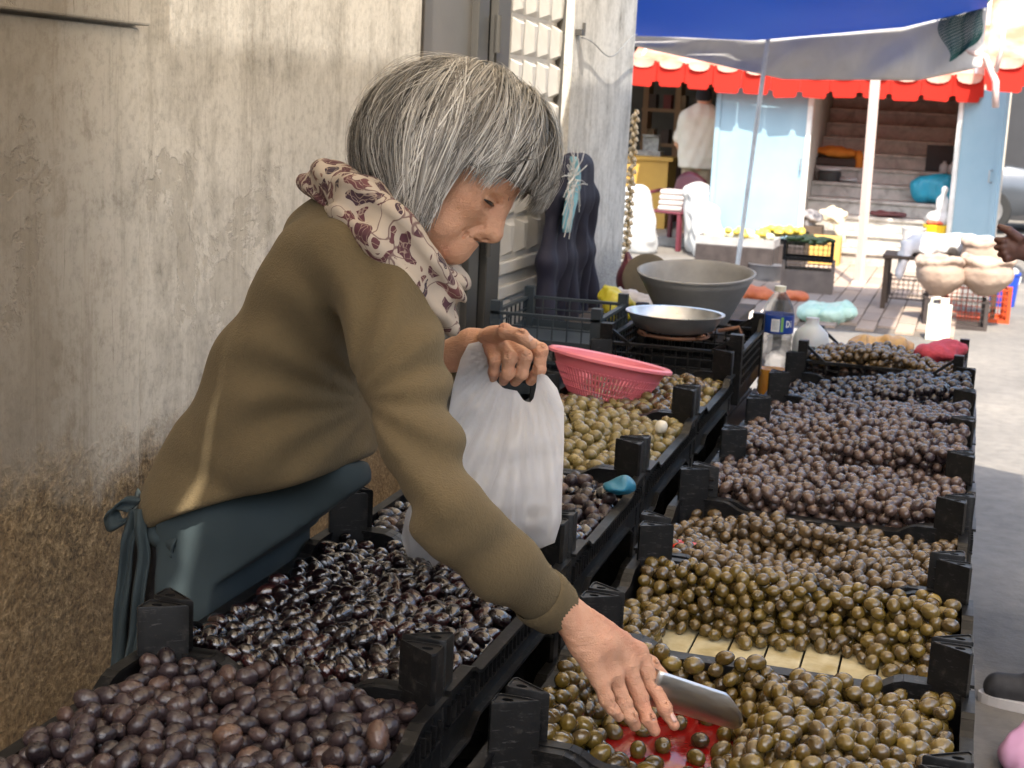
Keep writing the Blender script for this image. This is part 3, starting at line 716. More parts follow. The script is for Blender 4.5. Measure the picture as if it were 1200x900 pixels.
def folds(P, d):
    # slack folds fanning from the armpit and round the elbow, hem line
    a = W(425, 470, 1.8).astype(np.float32); q = P-a; along = q@cr.astype(np.float32); upv = q@cu.astype(np.float32); rr = np.sqrt(along**2+upv**2)
    ang = np.arctan2(upv, along)
    f = np.sin(ang*13+2.2*np.sin(rr*14))*np.exp(-((rr-.13)/.09)**2)*.0062
    f += vnoise(P, 17, 3)*.0030+vnoise(P, 38, 5)*.0016
    el = (RA[3]).astype(np.float32); re = np.sqrt(((P-el)**2).sum(-1)); ax = _n(RA[4]-RA[2]).astype(np.float32)
    f += np.sin(((P-el)@ax)*120+vnoise(P, 20, 8)*1.5)*np.exp(-(re/.07)**2)*.0032
    hp = W(290, 585, 1.85).astype(np.float32); rh = np.sqrt(((P-hp)**2).sum(-1)); f += np.sin(((P-hp)@cu.astype(np.float32))*95+((P-hp)@cr.astype(np.float32))*35)*np.exp(-(rh/.07)**2)*.006
    d = d+f
    hem = (P-pA.astype(np.float32))@hn.astype(np.float32)+.012*np.sin(((P-pA)@e.astype(np.float32))*14)
    arm = np.full(d.shape, 9., np.float32)
    for i in range(5):
        A = RA[i].astype(np.float32); ab = (RA[i+1]-RA[i]).astype(np.float32); t = np.clip(((P-A)@ab)/(ab@ab), 0, 1); arm = np.minimum(arm, np.sqrt(((P-A-t[..., None]*ab)**2).sum(-1))-.062)
    cutd = np.where(arm < 0, -1, hem); h = np.clip(.5-.5*(d-cutd)/.012, 0, 1)
    return d*(1-h)+cutd*h+.012*h*(1-h)
S.field(folds)
wn_ = _n(RA[5]-RA[4]); 
# trim the sleeve end square, then the ribbed cuff
def trim(P, d):
    q = P-(RA[5]+wn_*.004).astype(np.float32); c = q@wn_.astype(np.float32); near = (q**2).sum(-1) < .09**2
    return np.where(near, np.maximum(d, c), d)
S.field(trim)
V, Q = S.mesh(); V = smoothv(V, Q, 2, .4); sweater = sk('sweater', V, Q, MKN); sweater['label'] = 'olive-brown knitted sweater'
def tubez(path, radii, n=28, ripple=None, m=None, name='cuff', parent=None):
    b = MB().at(SORG); b.tube(path, radii, n); return autosmooth(b.build(name, m, parent or seller), 60)
# cuff with ribs
def cuff(p, d, r0, L):
    d = _n(d); x = _n(np.cross(d, cu)); y = np.cross(d, x); N = 96; b = MB().at(SORG)
    prof = [(-.004, r0*.97), (.0, r0*1.05), (L*.3, r0*1.06), (L*.7, r0*1.0), (L, r0*.97), (L+.002, r0*.93), (L-.003, r0*.88), (L-.02, r0*.85)]
    for t_, r_ in prof:
        for k in range(N): a = 2*math.pi*k/N; rr = r_*(1+.012*math.cos(k*math.pi)); b.V.append(tuple(p+d*t_+(x*math.cos(a)+y*math.sin(a))*rr))
    for i in range(len(prof)-1): b.F += [(i*N+k, i*N+(k+1) % N, (i+1)*N+(k+1) % N, (i+1)*N+k) for k in range(N)]
    return b.build('cuff', MKN, seller, smooth=True)
cuff(RA[5]-wn_*.012, wn_, .0365, .036)
dl = _n(LA[3]-LA[2]); cuff(LA[3]-dl*.01, dl, .035, .03)
# torn hole at the shoulder with the teal layer under it
b = MB().at(SORG); c = W(352, 250, 1.845)
for k in range(1): pass

# ---- skirt, apron, legs
hipc = [W(256, 590, 1.97), W(240, 690, 1.975)]; base = np.array([hipc[1][0]-.005, 1.98, .45])
S = SDF(*bounds(hipc+[base], .27), .007)
for o in (-.07, .07):
    S.cone(hipc[0]+[.012, o, 0], hipc[1]+[.012, o, 0], .092, .095, .04); S.cone(hipc[1]+[.012, o, 0], base+[.012, o, 0], .095, .088, .04)
S.field(lambda P, d: np.maximum(d, P[..., 0]+.990)); S.field(lambda P, d: d+vnoise(P, 20, 11)*.003+.004*np.sin(np.arctan2(P[..., 1]-1.98, P[..., 0]-base[0])*14)); S.cut(base+[0, 0, .01], (0, 0, -1))
V, Q = S.mesh(); sk('skirt', V, Q, MDK)
S = SDF(*bounds(hipc+[base], .30), .006)
for o in (-.075, .075):
    S.cone(hipc[0]+[.02, o, -.0], hipc[1]+[.022, o, 0], .108, .116, .04); S.cone(hipc[1]+[.022, o, 0], base+[.015, o, .1], .118, .112, .04)
S.cone(W(395, 556, 1.92), W(325, 640, 1.93), .05, .065, .08)
S.field(lambda P, d: d+vnoise(P, 24, 21)*.0035+.0035*np.sin(((P-hipc[0].astype(np.float32))@(_n(cr*.85-cu*.5)).astype(np.float32))*55+vnoise(P, 12, 2)*2)*np.clip((.93-P[..., 2])*6, 0, 1))
S.field(lambda P, d: np.maximum(d, P[..., 0]+.982-np.clip(P[..., 2]-.875, 0, 1)*1.25));
S.cut(W(194, 650, 1.85), -cr+cu*.02, .004); S.cut(base+[0, 0, .06], (0, 0, -1)); S.cut(W(300, 540, 1.9), cu); S.cut(pA-hn*.03, -hn)
V, Q = S.mesh(); V = smoothv(V, Q, 1); ap = sk('apron', V, Q, MAP_); ap['label'] = 'teal-grey cloth apron'
def ribbon(path, w, th=.0016, wd=None, name='apron_string', m=None, parent=None, seed=0):
    path = np.array(path); n = 26; t_ = np.linspace(0, 1, len(path)); tt = np.linspace(0, 1, n)
    C = np.stack([np.interp(tt, t_, path[:, i]) for i in range(3)], 1)
    for _ in range(3): C[1:-1] = (C[:-2]+2*C[1:-1]+C[2:])/4
    wd = _n(wd); b = MB().at(SORG); f = np.random.default_rng(seed).uniform(0, 6, 2)
    b.grid(lambda u, v: C[int(round(u*(n-1)))]+wd*(v-.5)*w+cb*(.006*math.sin(v*7+u*5+f[0])+.004*math.sin(u*17+f[1])), n, 7)
    return b.build(name, m or MAP_, parent or seller, smooth=True, thick=th*2)
ribbon([W(205, 640, 1.79), W(182, 625, 1.80), W(164, 598, 1.84), W(158, 585, 1.92)], .035, wd=cu+cr*.3, name='waistband')
ribbon([W(160, 592, 1.82), W(140, 588, 1.81), W(127, 604, 1.81), W(136, 618, 1.81), W(160, 602, 1.815)], .028, wd=cu*.5+cr*.6, name='bow_loop', seed=2)
ribbon([W(159, 597, 1.81), W(150, 640, 1.805), W(142, 720, 1.80), W(134, 800, 1.80)], .019, wd=cr, seed=4)
ribbon([W(162, 597, 1.80), W(168, 650, 1.785), W(160, 730, 1.78), W(150, 810, 1.78)], .017, wd=cr, seed=7)
S = SDF((-1.3, 1.8, 0), (-.88, 2.2, .55), .007)
for o in (-.09, .09):
    S.cone((-1.1, 1.98+o, .5), (-1.09, 1.98+o, .09), .075, .05, .01); S.ell((-1.05, 1.98+o, .04), (.12, .045, .04), None, .02)
S.cut((0, 0, .004), (0, 0, -1)); V, Q = S.mesh(); sk('stockings_and_shoes', V, Q, MDK)

# ---- head + hands + hidden trunk: one skin mesh
PV, PQ = [], []
def addskin(V, Q): PQ.append(Q+sum(len(v) for v in PV)); PV.append(V)
p_ = rad(36); F0 = math.cos(p_)*cr-math.sin(p_)*cu; U0 = math.sin(p_)*cr+math.cos(p_)*cu; yw = rad(7)
HF = math.cos(yw)*F0+math.sin(yw)*cb; HL = -math.cos(yw)*cb+math.sin(yw)*F0; HU = U0
HR = np.stack([HF, HL, HU], 1); HC = W(527, 196, 1.93)
S = SDF((-.13, -.10, -.2), (.14, .10, .14), .0019)
S.ell((-.014, 0, .034), (.098, .076, .088), None, .01); S.ell((.036, 0, -.022), (.056, .060, .078), None, .03); S.ell((.050, 0, .03), (.045, .058, .045), None, .02)
for s_ in (-1, 1):
    S.cone((-.005, s_*.050, -.055), (.062, s_*.016, -.092), .022, .017, .025)
    S.ell((.052, s_*.044, -.028), (.024, .018, .019), None, .02); S.ell((.044, s_*.040, -.068), (.026, .018, .022), None, .02)
    S.cone((.086, s_*.009, .006), (.066, s_*.047, .006), .0105, .008, .014)
    S.ell((-.004, s_*.076, -.012), (.017, .008, .03), None, .006)
S.ell((.074, 0, -.087), (.020, .024, .017), None, .018); S.cone((.06, 0, -.06), (.074, 0, -.06), .035, .02, .02)
for s_ in (-1, 1): S.ell((.089, s_*.033, -.011), (.019, .018, .0115), None, .010, 's')
S.cone((.091, 0, .001), (.1045, 0, -.036), .0075, .0095, .012); S.ell((.106, 0, -.041), (.0105, .0105, .0098), None, .008); S.cone((.083, 0, -.005), (.09, 0, -.038), .014, .018, .012)
for s_ in (-1, 1):
    S.ell((.092, s_*.0135, -.043), (.0115, .0075, .008), None, .006); S.ell((.100, s_*.0065, -.052), (.0055, .0035, .0045), None, .003, 's')
    S.ell((.0675, s_*.031, -.012), (.0125, .0135, .0115), None, .004)                       # eyeball under the lids
    S.cone((.0795, s_*.020, -.0125), (.0745, s_*.043, -.0145), .0028, .0022, .003)           # lower lid
    S.cone((.0825, s_*.020, -.0065), (.0765, s_*.044, -.0085), .0036, .0030, .004)           # drooping upper lid
    S.cone((.075, s_*.022, -.026), (.067, s_*.044, -.025), .005, .0045, .008)               # bag under the eye
    S.cone((.0905, s_*.021, -.040), (.0765, s_*.034, -.064), .0028, .0022, .006, 's')        # fold from nose to mouth
    S.cone((.079, s_*.024, -.063), (.071, s_*.026, -.084), .0020, .0015, .005, 's')
    S.cone((.060, s_*.050, -.010), (.050, s_*.056, -.006), .0012, .0010, .003, 's'); S.cone((.060, s_*.050, -.014), (.049, s_*.0575, -.016), .0012, .0010, .003, 's')
S.ell((.082, 0, -.0545), (.0105, .022, .0075), None, .006); S.ell((.081, 0, -.0665), (.0105, .019, .0072), None, .006); S.ell((.094, 0, -.0605), (.009, .0245, .0014), None, .002, 's')
S.cone((.083, 0, -.0745), (.081, .016, -.0735), .004, .003, .006, 's'); S.cone((.083, 0, -.0745), (.081, -.016, -.0735), .004, .003, .006, 's')
S.cone((-.02, 0, -.05), (-.055, 0, -.18), .056, .058, .03); S.cone((.035, .018, -.085), (-.02, .02, -.16), .012, .012, .03); S.cone((.035, -.018, -.085), (-.02, -.02, -.16), .012, .012, .03)
for s_ in (-1, 1):
    S.cone((.0865, s_*.016, -.0035), (.0785, s_*.046, -.0045), .0016, .0014, .003, 's')
    for a_, b_, r_ in (((.083, .018, -.030), (.066, .046, -.031), .0011), ((.080, .020, -.036), (.062, .048, -.040), .0010), ((.070, .036, -.052), (.060, .042, -.078), .0012), ((.060, .046, -.055), (.050, .046, -.082), .0011), ((.058, .053, -.018), (.046, .060, -.024), .0010), ((.088, .010, -.060), (.084, .020, -.064), .0008)):
        S.cone((a_[0], s_*a_[1], a_[2]), (b_[0], s_*b_[1], b_[2]), r_+.0007, r_+.0003, .0035, 's')
S.field(lambda P, d: d+vnoise(P, 150, 14)*.0003+vnoise(P, 70, 15)*.0005)
V, Q = S.mesh(); V = smoothv(V, Q, 1, .3); addskin(V@HR.T+HC, Q)
def hand_mesh(chains, palm, h=.0016, extra=None, bk=None):
    bk = _n(cu*.8+cb*.6) if bk is None else bk
    pts = [p for ch in chains for p, r in ch]+[p for a in palm for p in a[:2]]; S = SDF(*bounds(pts, .03), h)
    for a, b_, ra, rb, k, sq in palm: S.cone(a, b_, ra, rb, k, 'u', sq)
    for ch in chains:
        for (a, ra), (b_, rb) in zip(ch[:-1], ch[1:]): S.cone(a, b_, ra, rb, .004)
        for j_, (a, ra) in enumerate(ch[1:-1]):                                        # knuckles with creases
            S.ell(a+cu*.0008, (ra*1.09,)*3, None, .003); dd = _n(ch[j_+2][0]-ch[j_][0]); nb_ = _n(bk-dd*(bk@dd)); xx = np.cross(dd, nb_)
            for o_ in (-.0042, -.0014, .0014, .0042): S.cone(a+dd*o_+nb_*ra*1.10-xx*ra*.6-nb_*.0020, a+dd*o_+nb_*ra*1.10+xx*ra*.6-nb_*.0020, .0010, .0010, .0012, 's')
    if extra: extra(S)
    S.field(lambda P, d: d+vnoise(P, 220, 9)*.0004+vnoise(P, 90, 19)*.0006)
    V, Q = S.mesh(); V = smoothv(V, Q, 1, .35); addskin(V, Q); return S
# right hand with the scoop
r_w = W(652, 706, 1.715); r_f = W(612, 682, 1.675)
K = [W(748, 764, 1.80), W(736, 783, 1.775), W(720, 795, 1.75), W(703, 799, 1.725)]
bn = _n(cu*.75+cb*.45+cr*.45)                        # back of the hand faces up and to the street
palm = [(r_f, r_w, .029, .027, .01, (bn, .8)), (r_w, W(700, 748, 1.752), .027, .030, .012, (bn, .62)), (W(700, 748, 1.752), W(738, 772, 1.79), .028, .017, .012, (bn, .7)), (W(690, 752, 1.74), W(715, 786, 1.748), .026, .017, .012, (bn, .7))]
palm += [(r_w, K[0], .017, .0125, .010, None), (W(690, 745, 1.75), K[1], .015, .0125, .01, None), (W(685, 750, 1.74), K[2], .015, .0115, .01, None), (r_w, K[3], .018, .011, .01, None)]
ch = [[(K[0], .0125), (W(764, 802, 1.80), .0105), (W(779, 830, 1.79), .0090), (W(790, 850, 1.785), .0072)],
      [(K[1], .0125), (W(751, 820, 1.775), .0105), (W(760, 843, 1.765), .0090), (W(767, 856, 1.765), .0075)],
      [(K[2], .0115), (W(731, 824, 1.748), .0100), (W(739, 840, 1.745), .0085), (W(744, 850, 1.75), .0075)],
      [(K[3], .0105), (W(711, 820, 1.722), .0090), (W(719, 832, 1.722), .0078), (W(725, 840, 1.728), .0068)],
      [(W(690, 730, 1.77), .015), (W(730, 752, 1.83), .0125), (W(762, 778, 1.845), .0105), (W(780, 796, 1.845), .0085)]]
def tend(S):
    for k_, o in zip(K, (0, .0, .0, 0)): S.cone(r_w+(k_-r_w)*.35+bn*.017, k_+bn*.006, .0030, .0036, .006)      # tendons
    S.cone(W(672, 722, 1.735)+bn*.018, W(716, 762, 1.765)+bn*.017, .0024, .0022, .004); S.cone(W(690, 742, 1.745)+bn*.018, W(706, 776, 1.745)+bn*.015, .0023, .002, .004)
hand_mesh(ch, palm, .00125, tend, bn)
# left hand: fist round the bag handles
l_w = W(552, 405, 2.205); l_f = W(505, 430, 2.22)
lp = [(l_f, l_w, .030, .026, .01, None), (l_w, W(588, 403, 2.19), .025, .027, .012, (cb, .8)), (W(580, 402, 2.19), W(612, 404, 2.185), .026, .018, .012, None)]
lch = [[(W(610, 398, 2.19), .0135), (W(634, 411, 2.172), .0112), (W(632, 433, 2.168), .0100), (W(622, 446, 2.185), .0085)],
       [(W(598, 402, 2.175), .0135), (W(615, 418, 2.15), .0112), (W(611, 438, 2.15), .0100), (W(604, 447, 2.17), .0085)],
       [(W(588, 404, 2.165), .0130), (W(597, 420, 2.138), .0108), (W(594, 438, 2.14), .0098), (W(590, 446, 2.16), .0082)],
       [(W(575, 407, 2.165), .0120), (W(580, 422, 2.14), .0098), (W(579, 436, 2.145), .0088), (W(578, 443, 2.16), .0075)],
       [(W(570, 396, 2.17), .014), (W(592, 389, 2.14), .0118), (W(611, 394, 2.13), .0105), (W(623, 403, 2.13), .0088)]]
hand_mesh(lch, lp, .0014)
S = SDF(*bounds(T0, .14), .012)                       # trunk and arms inside the clothes
for i in range(3): S.cone(T0[i], T0[i+1], .06, .06, .03)
S.cone(T0[3], HC-HU*.12-HF*.03, .05, .05, .03)
for L in (RA, LA):
    for i in range(len(L)-1): S.cone(L[i], L[i+1], .024, .024, .01)
V, Q = S.mesh(); addskin(V, Q)
body = sk('body', np.concatenate(PV), np.concatenate(PQ), MSK)
# nails
def nail(p, d, n, w=.0052, l=.006, name='fingernail'):
    d = _n(d); n = _n(n-d*(n@d)); x = np.cross(d, n); b = MB().at(SORG)
    b.grid(lambda u, v: p+d*(u-.5)*l*2*(1-.25*(2*v-1)**2)+x*(v-.5)*w*2-n*(2*v-1)**2*.0022, 6, 7); return b.build(name, pm('nail', (.62, .40, .31), (.55, .33, .26), 40, .3), body and seller, smooth=True, thick=.0006)
d1 = W(790, 850, 1.785)-W(779, 830, 1.79); nail(W(787, 845, 1.785)+bn*.0078, d1, bn)
d2 = W(767, 856, 1.765)-W(760, 843, 1.765); nail(W(765, 851, 1.765)+bn*.0078, d2, bn)
nn = _n(cu*.6+cb*.8); nail(W(620, 399.5, 2.13)+nn*.0085, W(623, 403, 2.13)-W(611, 394, 2.13), nn, .0058, .0062)
# eyes: dark slit between the lids, lashes, brow
for s_ in (-1, 1):
    E_ = lambda f, l, u: HR@np.array([f, l*s_, u])+HC
    b = MB().at(SORG); b.tube([E_(.0852, .017, -.0100), E_(.0840, .027, -.0108), E_(.0808, .038, -.0116), E_(.0765, .048, -.0130)], [.0012, .0031, .0028, .0010], 8); b.build('eye', pm('eye_dark', (.02, .013, .01), rough=.15), seller, smooth=True)
    b = MB().at(SORG)
    for k in range(140):
        t_ = random.random(); p0 = E_(.0975-.024*t_, .012+.036*t_, .008+.006*math.sin(t_*3)+random.gauss(0, .002)); b.tube([p0, p0+HR@np.array([-.002, .006*s_, .002+random.gauss(0, .002)])+HF*.0015], [.0009, .0003], 3)
    b.build('eyebrow', pm('brow_hair', (.12, .10, .085), rough=.6), seller)

# ---- hair: under-volume + strands
C2 = np.array([527., 187.])
def edge_v(x):                                          # lower edge of the hair in the picture, by picture x
    return np.interp(x, [395, 410, 425, 450, 470, 490, 500, 512, 520, 530, 545, 575, 600, 618, 640, 655, 670], [192, 208, 230, 246, 258, 270, 274, 250, 224, 204, 199, 209, 220, 233, 248, 222, 205])
ppm = FPX/pix(HC)[2]
def hax(c): return W(c[0], c[1], 1.93)
HCv = hax(C2); AX = np.array([117/ppm, 0.094, 116/ppm])  # half sizes: right, towards camera, up
POLE = rad(24)
def hairpt(th, ph, sc=1.0, pole=None):
    """th from crown, ph around: 0 = picture right, 90 = towards camera"""
    x0 = np.sin(th)*np.cos(ph); y = np.sin(th)*np.sin(ph); z0 = np.cos(th); cp, sp = (math.cos(POLE), math.sin(POLE)) if pole is None else (math.cos(pole), math.sin(pole))
    x = x0*cp+z0*sp; z = -x0*sp+z0*cp
    sqx = 1+.03*np.cos(ph)*np.sin(th)-.05*np.clip(-x, 0, 1)*np.clip(-z+.25, 0, 1)
    return HCv+np.reshape(sc, (-1, 1))*(np.multiply.outer(x*AX[0]*sqx, cr)+np.multiply.outer(y*AX[1], cb)+np.multiply.outer(z*AX[2], cu))
S = SDF(*bounds([HCv], .19), .004); Rh = np.stack([cr, cb, cu], 1)
S.ell(HCv-cu*.004, AX*np.array([.955, .95, .955]), Rh, .01); S.ell(W(470, 215, 1.93), (.058, .085, .055), Rh, .03)
def hcut(P, d):
    q = pix(P.reshape(-1, 3)); dep = q[:, 2].reshape(d.shape)
    ev = edge_v(q[:, 0]).reshape(d.shape); c = (q[:, 1].reshape(d.shape)-ev+7)/ppm
    h = np.clip(.5-.5*(d-c)/.012, 0, 1); return d*(1-h)+c*h+.012*h*(1-h)
S.field(hcut); S.field(lambda P, d: d+vnoise(P, 60, 4)*.0025)
V, Q = S.mesh()
def m_hair():
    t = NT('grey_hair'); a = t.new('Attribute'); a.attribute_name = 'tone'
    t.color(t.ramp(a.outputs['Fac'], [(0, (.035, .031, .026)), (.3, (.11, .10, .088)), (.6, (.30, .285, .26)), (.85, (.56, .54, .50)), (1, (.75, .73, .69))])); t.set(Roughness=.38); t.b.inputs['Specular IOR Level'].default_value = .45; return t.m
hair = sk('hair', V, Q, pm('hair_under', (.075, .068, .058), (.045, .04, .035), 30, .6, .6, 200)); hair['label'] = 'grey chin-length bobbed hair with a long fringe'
rg = np.random.default_rng(5); SV, SQ, ST = [], [], []
NS = 9500; SEG = 16; nb = 0; NCL = 170
cphi = np.sort(rg.uniform(0, 2*math.pi, NCL)); clay = rg.normal(0, .016, NCL); cth = rg.normal(0, .14, NCL); cedge = rg.normal(1, 9, NCL); cton = rg.normal(0, .13, NCL); cben = rg.normal(0, .10, NCL); cth0 = rg.uniform(0, .5, NCL); cw = rg.uniform(.4, 1, NCL)
cpole = rad(14)+rad(27)*np.cos(cphi)+rad(15)*np.abs(np.sin(cphi))*rg.uniform(-1, 1, NCL)
for i in range(NS):
    cl = int(rg.integers(NCL)); wdt = 2*math.pi/NCL*1.5
    off = rg.normal(0, wdt); tt = np.linspace(0, 1, SEG)
    under = rg.random() < .35
    lay = (rg.uniform(.93, .99) if under else 1.0+clay[cl]+rg.normal(0, .006)) - .010*(off/wdt)**2
    thE = 2.10+cth[cl]+rg.normal(0, .06); th0 = max(0, cth0[cl]*rg.uniform(.2, 1.2)) if rg.random() < .75 else rg.uniform(.4, 1.3)
    th = th0+(thE-th0)*tt; conv = 1-.55*tt**1.3*cw[cl]
    ph1 = cphi[cl]
    ph = ph1+off*conv+cben[cl]*np.sin(tt*3.3)*1.1+.26*np.sin(ph1)*tt**1.5+rg.normal(0, .012)*np.sin(tt*7+i)
    wave = .018*np.sin(tt*6.5+cl)*cw[cl]*tt
    Pn = hairpt(th, ph, lay+wave+.022*np.clip(np.sin(tt*3.1), 0, 1)*cw[cl], cpole[cl])
    Pn = Pn+np.multiply.outer(((1-tt)**2)*rg.uniform(-.3, .5)*.04, cr)
    low = np.clip(th-1.5, 0, None); back = np.cos(ph1) < -.2
    Pn = Pn-np.multiply.outer(low*.05, cu)+np.multiply.outer(low*(.035 if back else -.012), cr)
    q = pix(Pn); over = q[:, 1] > edge_v(q[:, 0])+cedge[cl]+rg.normal(0, 3.5)
    n_ok = np.argmax(over) if over.any() else SEG
    if n_ok < 4: continue
    s0 = np.linspace(0, n_ok-1, SEG); Pn = np.stack([np.interp(s0, np.arange(SEG), Pn[:, c]) for c in range(3)], 1)
    Pn = Pn+np.cumsum(rg.normal(0, .0005, (SEG, 3)), 0)
    r_ = rg.uniform(.0004, .00078)*np.concatenate([np.linspace(.7, 1, 4), np.ones(SEG-9), np.linspace(1, .2, 5)])
    T = np.gradient(Pn, axis=0); T /= np.linalg.norm(T, axis=1)[:, None]+1e-9; nr = Pn-HCv; nr /= np.linalg.norm(nr, axis=1)[:, None]; X = np.cross(T, nr); X /= np.linalg.norm(X, axis=1)[:, None]+1e-9
    ring = np.stack([Pn+X*r_[:, None]*1.5, Pn+nr*r_[:, None]*.8, Pn-X*r_[:, None]*1.5], 1).reshape(-1, 3)
    a = nb+np.arange(SEG-1)*3; q1 = np.stack([a, a+1, a+4, a+3], 1); q2 = np.stack([a+1, a+2, a+5, a+4], 1)
    SV.append(ring); SQ.append(q1); SQ.append(q2); nb += len(ring)
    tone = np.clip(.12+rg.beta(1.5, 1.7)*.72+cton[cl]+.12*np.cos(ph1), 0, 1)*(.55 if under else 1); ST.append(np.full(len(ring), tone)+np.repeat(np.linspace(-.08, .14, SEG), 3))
# flyaway hairs
for i in range(240):
    ph1 = rg.uniform(0, 2*math.pi); th = np.linspace(rg.uniform(.2, 1.0), rg.uniform(1.2, 2.0), SEG); tt = np.linspace(0, 1, SEG)
    Pn = hairpt(th, ph1+rg.normal(0, .5)*tt, 1.03+rg.uniform(0, .12)*np.sin(tt*3.0)); q = pix(Pn)
    if (q[:, 1] > edge_v(q[:, 0])+14).any(): continue
    nr = Pn-HCv; nr /= np.linalg.norm(nr, axis=1)[:, None]; T = np.gradient(Pn, axis=0); X = np.cross(T, nr); X /= np.linalg.norm(X, axis=1)[:, None]+1e-9
    ring = np.stack([Pn+X*.0003, Pn+nr*.0003, Pn-X*.0003], 1).reshape(-1, 3); a = nb+np.arange(SEG-1)*3
    SV.append(ring); SQ += [np.stack([a, a+1, a+4, a+3], 1), np.stack([a+1, a+2, a+5, a+4], 1)]; nb += len(ring); ST.append(np.full(len(ring), rg.uniform(.4, .9)))
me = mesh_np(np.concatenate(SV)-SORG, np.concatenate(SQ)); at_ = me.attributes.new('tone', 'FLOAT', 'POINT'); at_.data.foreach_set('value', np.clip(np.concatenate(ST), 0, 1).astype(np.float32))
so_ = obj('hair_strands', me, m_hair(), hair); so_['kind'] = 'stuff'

# ---- scarf
def m_scarf():
    t = NT('flowered_scarf'); v = t.coord(); w = t.noise(v, 9, 2, .5); 
    vv = t.mix(.12, v, t.new('TexNoise').outputs['Color']) if False else v
    sp = t.vor(v, 17, 'SMOOTH_F1'); ed = t.new('TexVoronoi'); ed.feature = 'DISTANCE_TO_EDGE'; ed.inputs['Scale'].default_value = 27
    dn = t.new('TexNoise'); dn.inputs['Scale'].default_value = 14; dn.inputs['Detail'].default_value = 2; t.link(v, dn.inputs['Vector'])
    dv = t.mix(.16, v, dn.outputs['Color'], 'ADD'); t.link(dv, ed.inputs['Vector'])
    cellc = t.vor(dv, 27, 'F1', 'Color'); s_ = t.new('SeparateColor'); t.link(cellc, s_.inputs[0])
    big = t.ramp(t.noise(dv, 5.5, 2), [(.28, 0.0), (.32, 1.0)]); petal = t.ramp(ed.outputs['Distance'], [(.10, 0.0), (.14, 1.0)])
    m1 = t.math('MULTIPLY', petal, t.ramp(s_.outputs[0], [(.14, 0.0), (.18, 1.0)])); m1 = t.math('MULTIPLY', m1, t.ramp(big, [(.2, .45), (.8, 1.0)]))
    m1 = t.ramp(m1, [(.4, 0.0), (.55, 1.0)])
    flower = t.ramp(s_.outputs[1], [(.0, (.028, .018, .032)), (.45, (.10, .028, .035)), (.7, (.07, .022, .035)), (1, (.15, .055, .05))])
    fine = t.ramp(t.vor(dv, 75, 'DISTANCE_TO_EDGE'), [(.03, 1.0), (.07, 0.0)]); flower = t.mix(t.math('MULTIPLY', fine, .55), flower, (.42, .33, .25))
    line = t.ramp(t.vor(dv, 12, 'DISTANCE_TO_EDGE'), [(.010, 1.0), (.022, 0.0)])
    cream = t.ramp(w, [(.3, (.37, .31, .25)), (.7, (.46, .39, .315))]); c = t.mix(m1, cream, flower); c = t.mix(t.math('MULTIPLY', line, .8), c, (.09, .035, .04)); t.color(c)
    t.set(Roughness=.85); t.bump(t.noise(v, 500, 2), .15, .001); return t.m
SP = [(364, 214, 1.97, 20), (392, 212, 1.88, 30), (425, 236, 1.825, 38), (458, 276, 1.80, 40), (490, 318, 1.81, 34), (512, 350, 1.83, 27), (526, 376, 1.85, 17)]
SP2 = [(375, 208, 2.0, 22), (430, 225, 2.06, 32), (480, 262, 2.06, 34), (512, 305, 2.02, 28), (528, 330, 1.95, 20), (522, 365, 1.90, 16)]
pts = [W(a, b_, y) for a, b_, y, r in SP+SP2]; S = SDF(*bounds(pts, .07), .0036)
for L in (SP, SP2):
    for (a, b_, y, r), (a2, b2, y2, r2) in zip(L[:-1], L[1:]): S.cone(W(a, b_, y), W(a2, b2, y2), r/960, r2/960, .012)
S.cone(W(497, 300, 1.90), W(522, 322, 1.93), .036, .020, .02); S.cone(W(528, 345, 1.87), W(541, 372, 1.86), .012, .010, .01); S.cone(W(520, 322, 1.89), W(538, 326, 1.90), .014, .009, .01)
axs = _n(W(512, 350, 1.83)-W(425, 236, 1.825)); nax = _n(np.cross(axs, cb))
def sfold(P, d):
    q = (P-W(450, 265, 1.8)); a = q@nax.astype(np.float32); l = q@axs.astype(np.float32)
    fo = np.sin(a*125+l*22+1.8*vnoise(P, 14, 31)); return d+.0085*(np.abs(fo)**.6*np.sign(fo))*(.6+.4*np.sin(l*9+1))+vnoise(P, 38, 17)*.004
S.field(sfold); V, Q = S.mesh(); V = smoothv(V, Q, 1, .4); sc_ = sk('scarf', V, Q, m_scarf()); sc_['label'] = 'cream scarf with burgundy and dark purple flowers'

# ================================================================== SCOOP, BAG
m_steel = NT('brushed_steel'); v = m_steel.coord('Object', (4, 4, 60)); m_steel.color((.60, .585, .56)); m_steel.set(Metallic=1.0, Roughness=m_steel.ramp(m_steel.noise(v, 4, 4), [(.3, .28), (.7, .45)])); m_steel = m_steel.m
a0 = W(757, 805, 1.815); a1 = W(868, 842, 1.87); sx_ = _n(a1-a0); Ls = np.linalg.norm(a1-a0)
mid = _n(-cu*.80+cb*.60); mid = _n(mid-sx_*(mid@sx_)); tan = np.cross(sx_, mid)
scoop = empty('metal_scoop', (float(a0[0]), float(a0[1]), float(a0[2])-.04), 0, 'steel scoop gripped in the hand among the green-brown olives', 'scoop'); SO = np.array(scoop.location)
b = MB().at(SO)
def sc_f(u, v):
    th = (v-.5)*rad(112); r = .050*(1-.10*u); ex = 1-.30*(abs(v-.5)*2)**2.2*u
    return a0+sx_*(Ls*u*ex)+mid*(math.cos(th)*r-.033)+tan*math.sin(th)*r
b.grid(sc_f, 20, 21); b.build('blade', m_steel, scoop, smooth=True, thick=.0016)
b = MB().at(SO)
b.add([a0+mid*(-.033)]+[np.array(sc_f(0, k/16)) for k in range(17)], [(0, k+1, k+2) for k in range(16)]); b.build('back_plate', m_steel, scoop, thick=.0016)
